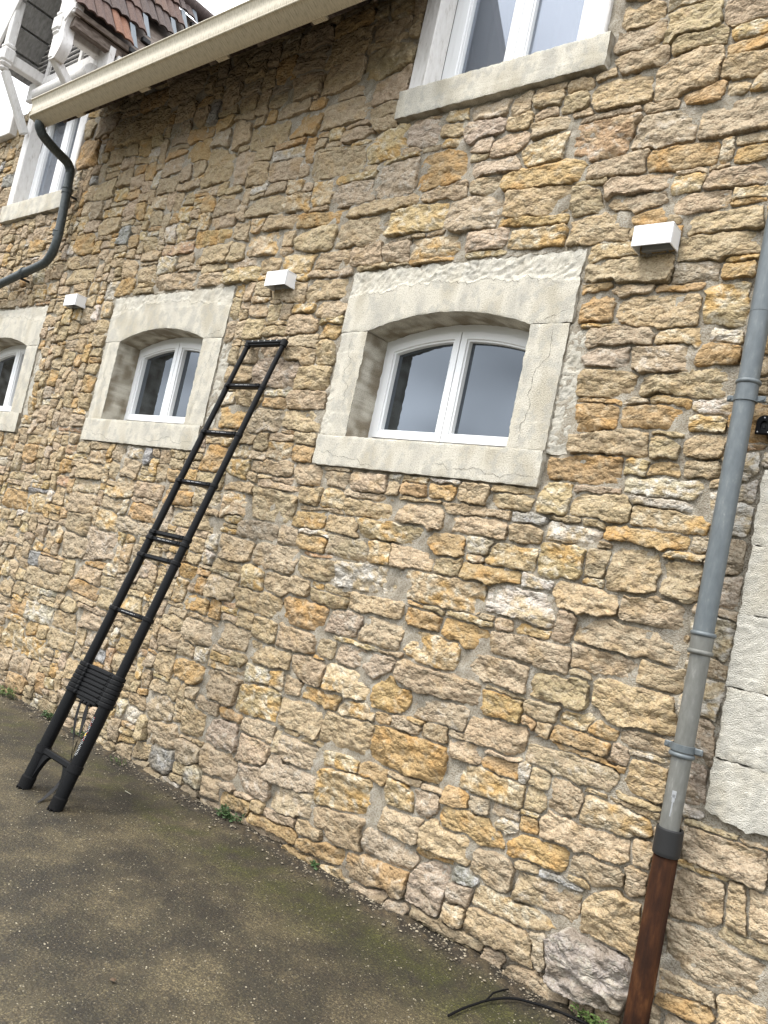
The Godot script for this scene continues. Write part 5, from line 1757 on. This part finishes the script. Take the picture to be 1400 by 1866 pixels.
func litter() -> void:
	var st := surf()
	var c := Curve3D.new()
	c.bake_interval = 0.015
	c.add_point(Vector3(0.53, 0.012, 0.56), Vector3.ZERO, Vector3(0, 0, -0.05))
	c.add_point(Vector3(0.545, 0.016, 0.40), Vector3(-0.01, 0, 0.05), Vector3(0.01, 0.004, -0.06))
	c.add_point(Vector3(0.60, 0.02, 0.225), Vector3(-0.03, 0, 0.05), Vector3(0.03, 0, -0.05))
	c.add_point(Vector3(0.70, 0.016, 0.13), Vector3(-0.04, 0, 0.03), Vector3(0.05, 0, -0.03))
	c.add_point(Vector3(0.93, 0.014, 0.06), Vector3(-0.09, 0, 0.02), Vector3(0.03, 0, 0))
	c.add_point(Vector3(1.0, 0.0, 0.02))
	var cable := thing("cable", "black cable end curving over the ground beside the rusty pipe foot", "cable", Vector3(0.53, 0, 0.56))
	var P := Vector3(0.53, 0, 0.56)
	var pts := Array(c.get_baked_points()).map(func(p): return p - P)
	tube(st, pts, pts.map(func(_p): return 0.0052), 10)
	obj("outer_sheath", done(st, true), M.rubber, cable)
	st = surf()
	var b := [Vector3(0.56, 0.02, 0.34) - P, Vector3(0.553, 0.03, 0.27) - P, Vector3(0.562, 0.028, 0.2) - P, Vector3(0.565, 0.022, 0.165) - P]
	tube(st, b, [0.004, 0.004, 0.0038, 0.0035], 10)
	obj("loose_core", done(st, true), M.rubber, cable)
	weed(Vector3(-1.40, 0.01, 0.02), 0.075, 34, 0.026, "dark green clump of small leaves at the wall foot, middle of the wall")
	weed(Vector3(-0.69, 0.01, 0.02), 0.03, 6, 0.03, "tiny green weed beside the rust-stained bottom stone")
	weed(Vector3(0.88, 0.01, 0.03), 0.06, 22, 0.022, "pale green weed at the foot of the rusty pipe", true)
	weed(Vector3(-3.50, 0.01, 0.03), 0.07, 26, 0.024, "green weed at the wall foot behind the ladder")
	weed(Vector3(-3.05, 0.01, 0.05), 0.06, 20, 0.02, "low green weed just behind the ladder stack")
	weed(Vector3(-4.15, 0.01, 0.05), 0.12, 40, 0.02, "mossy green growth at the wall foot by the left edge", true)
	weed(Vector3(-2.45, 0.005, 0.1), 0.07, 16, 0.009, "mossy sprigs on the soil right of the ladder foot", true)
	var leaf := surf()
	leaf_shape(leaf, Vector3.ZERO, Vector3(0.9, 0.15, 0.3).normalized(), 0.035, 0.35)
	tag(obj("dead_leaf", done(leaf), M.dry_leaf, self, Vector3(-0.285, 0.008, 1.51)), "brown dead leaf lying on the concrete in the foreground", "leaf")
	var tw := surf()
	tube(tw, [Vector3.ZERO, Vector3(0.03, 0.003, 0.004), Vector3(0.065, 0.001, 0.0)], [0.002, 0.0025, 0.0015], 6)
	tag(obj("twig", done(tw, true), M.twig, self, Vector3(-1.975, 0.006, 0.37)), "short pale twig on the concrete right of the ladder", "twig")
	tw = surf()
	tube(tw, [Vector3.ZERO, Vector3(0.05, 0.004, -0.015), Vector3(0.1, 0.001, -0.02)], [0.0018, 0.0025, 0.0012], 6)
	tag(obj("twig", done(tw, true), M.dark_twig, self, Vector3(-1.62, 0.006, 0.17)), "thin dark twig on the concrete near the wall", "twig")

# ---------------------------------------------------------------- the place
func overcast() -> PanoramaSkyMaterial:
	var w := 512
	var h := 256
	var im := Image.create(w, h, false, Image.FORMAT_RGBF)
	var f := FastNoiseLite.new()
	f.seed = 77
	f.frequency = 1.0
	f.fractal_octaves = 5
	for y in h:
		var el := PI * (0.5 - (y + 0.5) / h)
		for x in w:
			var az := TAU * (x + 0.5) / w
			var d := Vector3(cos(el) * sin(az), sin(el), cos(el) * cos(az))
			var c: Color
			if d.y < -0.02:
				c = Color(0.16, 0.15, 0.13)
			else:
				var p := d / (d.y + 0.25)
				var n := f.get_noise_3d(p.x * 1.3, p.z * 1.3, 3.0)
				var lum := 0.55 + 0.65 * d.y + n * 0.75
				c = Color(lum * 0.955, lum * 0.985, lum * 1.03)
			im.set_pixel(x, y, c)
	var m := PanoramaSkyMaterial.new()
	m.panorama = ImageTexture.create_from_image(im)
	return m

func _ready() -> void:
	# camera, sky, sun, exposure
	var cam := Camera3D.new()
	cam.name = "camera"
	cam.position = Vector3(2.0493, 1.6, 3.3815)
	cam.rotation_order = EULER_ORDER_YXZ
	cam.rotation = Vector3(0.0747, 0.6937, 0.2095)
	cam.fov = rad_to_deg(2.0 * atan(933.0 / 1448.14))
	cam.near = 0.05
	cam.far = 2000.0
	add_child(cam)
	cam.make_current()
	var env := Environment.new()
	env.background_mode = Environment.BG_SKY
	var sky := Sky.new()
	sky.sky_material = overcast()
	env.sky = sky
	env.background_energy_multiplier = 1.0
	env.tonemap_mode = Environment.TONE_MAPPER_LINEAR
	env.tonemap_exposure = 3.35
	env.sdfgi_enabled = true
	env.ssao_enabled = true
	env.ssil_enabled = true
	var we := WorldEnvironment.new()
	we.name = "world"
	we.environment = env
	add_child(we)
	var sun := DirectionalLight3D.new()
	sun.name = "sun"
	sun.light_energy = 0.32
	sun.light_angular_distance = 14.0
	sun.light_color = Color(1.0, 0.97, 0.92)
	sun.shadow_enabled = true
	add_child(sun)
	sun.look_at_from_position(Vector3(-1.3, 4.6, 2.3), Vector3.ZERO)

	noise.seed = 11
	noise.noise_type = FastNoiseLite.TYPE_SIMPLEX_SMOOTH
	noise.frequency = 1.0
	noise.fractal_octaves = 3
	ridge.seed = 12
	ridge.noise_type = FastNoiseLite.TYPE_SIMPLEX_SMOOTH
	ridge.frequency = 1.0
	ridge.fractal_type = FastNoiseLite.FRACTAL_RIDGED
	ridge.fractal_octaves = 4
	chips.seed = 13
	chips.noise_type = FastNoiseLite.TYPE_CELLULAR
	chips.cellular_return_type = FastNoiseLite.RETURN_DISTANCE2_SUB
	chips.frequency = 1.0
	chips.fractal_octaves = 2
	rng.seed = 4242
	make_materials()

	ground()

	# wooded hills far behind the camera, which the windows mirror
	var hs := surf()
	var hn := 80
	for i in hn:
		for j in 2:
			var t0 := float(i) / hn
			var t1 := float(i + 1) / hn
			var f := func(t: float, k: int) -> Vector3:
				var az := lerpf(-1.5, 1.5, t)
				var hh := 34.0 + 26.0 * noise.get_noise_2d(t * 5.0, 4.0) + 6.0 * noise.get_noise_2d(t * 60.0, 8.0)
				return Vector3(sin(az) * (300.0 + 80.0 * k), [-1.0, hh, -1.0][k], cos(az) * (300.0 + 80.0 * k))
			quad(hs, f.call(t0, j), f.call(t0, j + 1), f.call(t1, j + 1), f.call(t1, j))
	obj("hills", done(hs), M.leaf).set_meta("kind", "structure")

	# the building
	var b := thing("stone_building", "old farm building of tan rubble stone with white windows", "building")
	for off in [0.0, -2.7, -5.4]:
		blocked.append(rect_entry(-1.41 + off, 0.165 + off, 2.15, 3.385))
		blocked.append(rect_entry(0.15 + off, 0.262 + off, 2.33, 2.95))
		openings.append(Rect2(-1.25 + off, 2.25, 1.25, 0.95))
	for off in [0.0, -5.4]:
		blocked.append(rect_entry(-1.315 + off, 0.088 + off, 4.335, 4.53))
		blocked.append(rect_entry(-1.277 + off, 0.038 + off, 4.5, 5.7))
		openings.append(Rect2(-1.2 + off, 4.42, 1.16, 1.3))
	blocked.append(rect_entry(1.15, 1.82, 0.905, 2.335))
	var wall := obj("wall", mortar_bed(), M.mortar, b)
	build_wall(wall)
	basement_window(b, 0.0, 0.008, 2.0)
	basement_window(b, -2.7, 0.011, 9.0)
	basement_window(b, -5.4, 0.02, 15.0)
	upper_window(b, 0.0, 5.7)
	upper_window(b, -5.4, 5.62)
	# pale rock-faced blocks right of the zinc pipe
	var ys := [0.915, 1.166, 1.446, 1.736, 2.013, 2.325]
	for k in 5:
		var lo: float = ys[k] + 0.0015
		var hi: float = ys[k + 1] - 0.0015
		var xl := 1.157 + 0.004 * (k % 2)
		obj("corner_block", dressed(xl, 1.81, func(x): return lo + (noise.get_noise_2d(x * 9.0, 3.0) * 0.02 + (0.03 - 0.06 * (x - 1.2)) if k == 0 else 0.0), func(_x): return hi, -0.1, 0.028, 0.008, 50.0 + k, rgb(0.74, 0.72, 0.66), func(_x, _y): return 0.4), M.lime_pitted, b)
	roof(b)
	# back and ends of the building, so that it stands as a solid
	var st := surf()
	box(st, Vector3(-3.45, 2.6, -6.0), Vector3(12.3, 5.6, 0.3), 0.0)
	box(st, Vector3(-9.5, 2.6, -2.95), Vector3(0.2, 5.6, 5.8), 0.0)
	box(st, Vector3(2.6, 2.6, -2.95), Vector3(0.2, 5.6, 5.8), 0.0)
	obj("rear_walls", done(st), M.grey_board, b)

	gutter()
	dark_pipe()
	zinc_pipe()
	dormer()
	wall_lamp(Vector3(0.53, 3.357, 0), 0.185, "largest white box wall lamp, right of the big arched window")
	wall_lamp(Vector3(-2.005, 3.347, 0), 0.2, "middle white box wall lamp, above the ladder top")
	wall_lamp(Vector3(-4.66, 3.355, 0), 0.2, "smallest white box wall lamp, furthest left between two arched windows")
	black_plate()
	ladder()
	litter()
	grit()
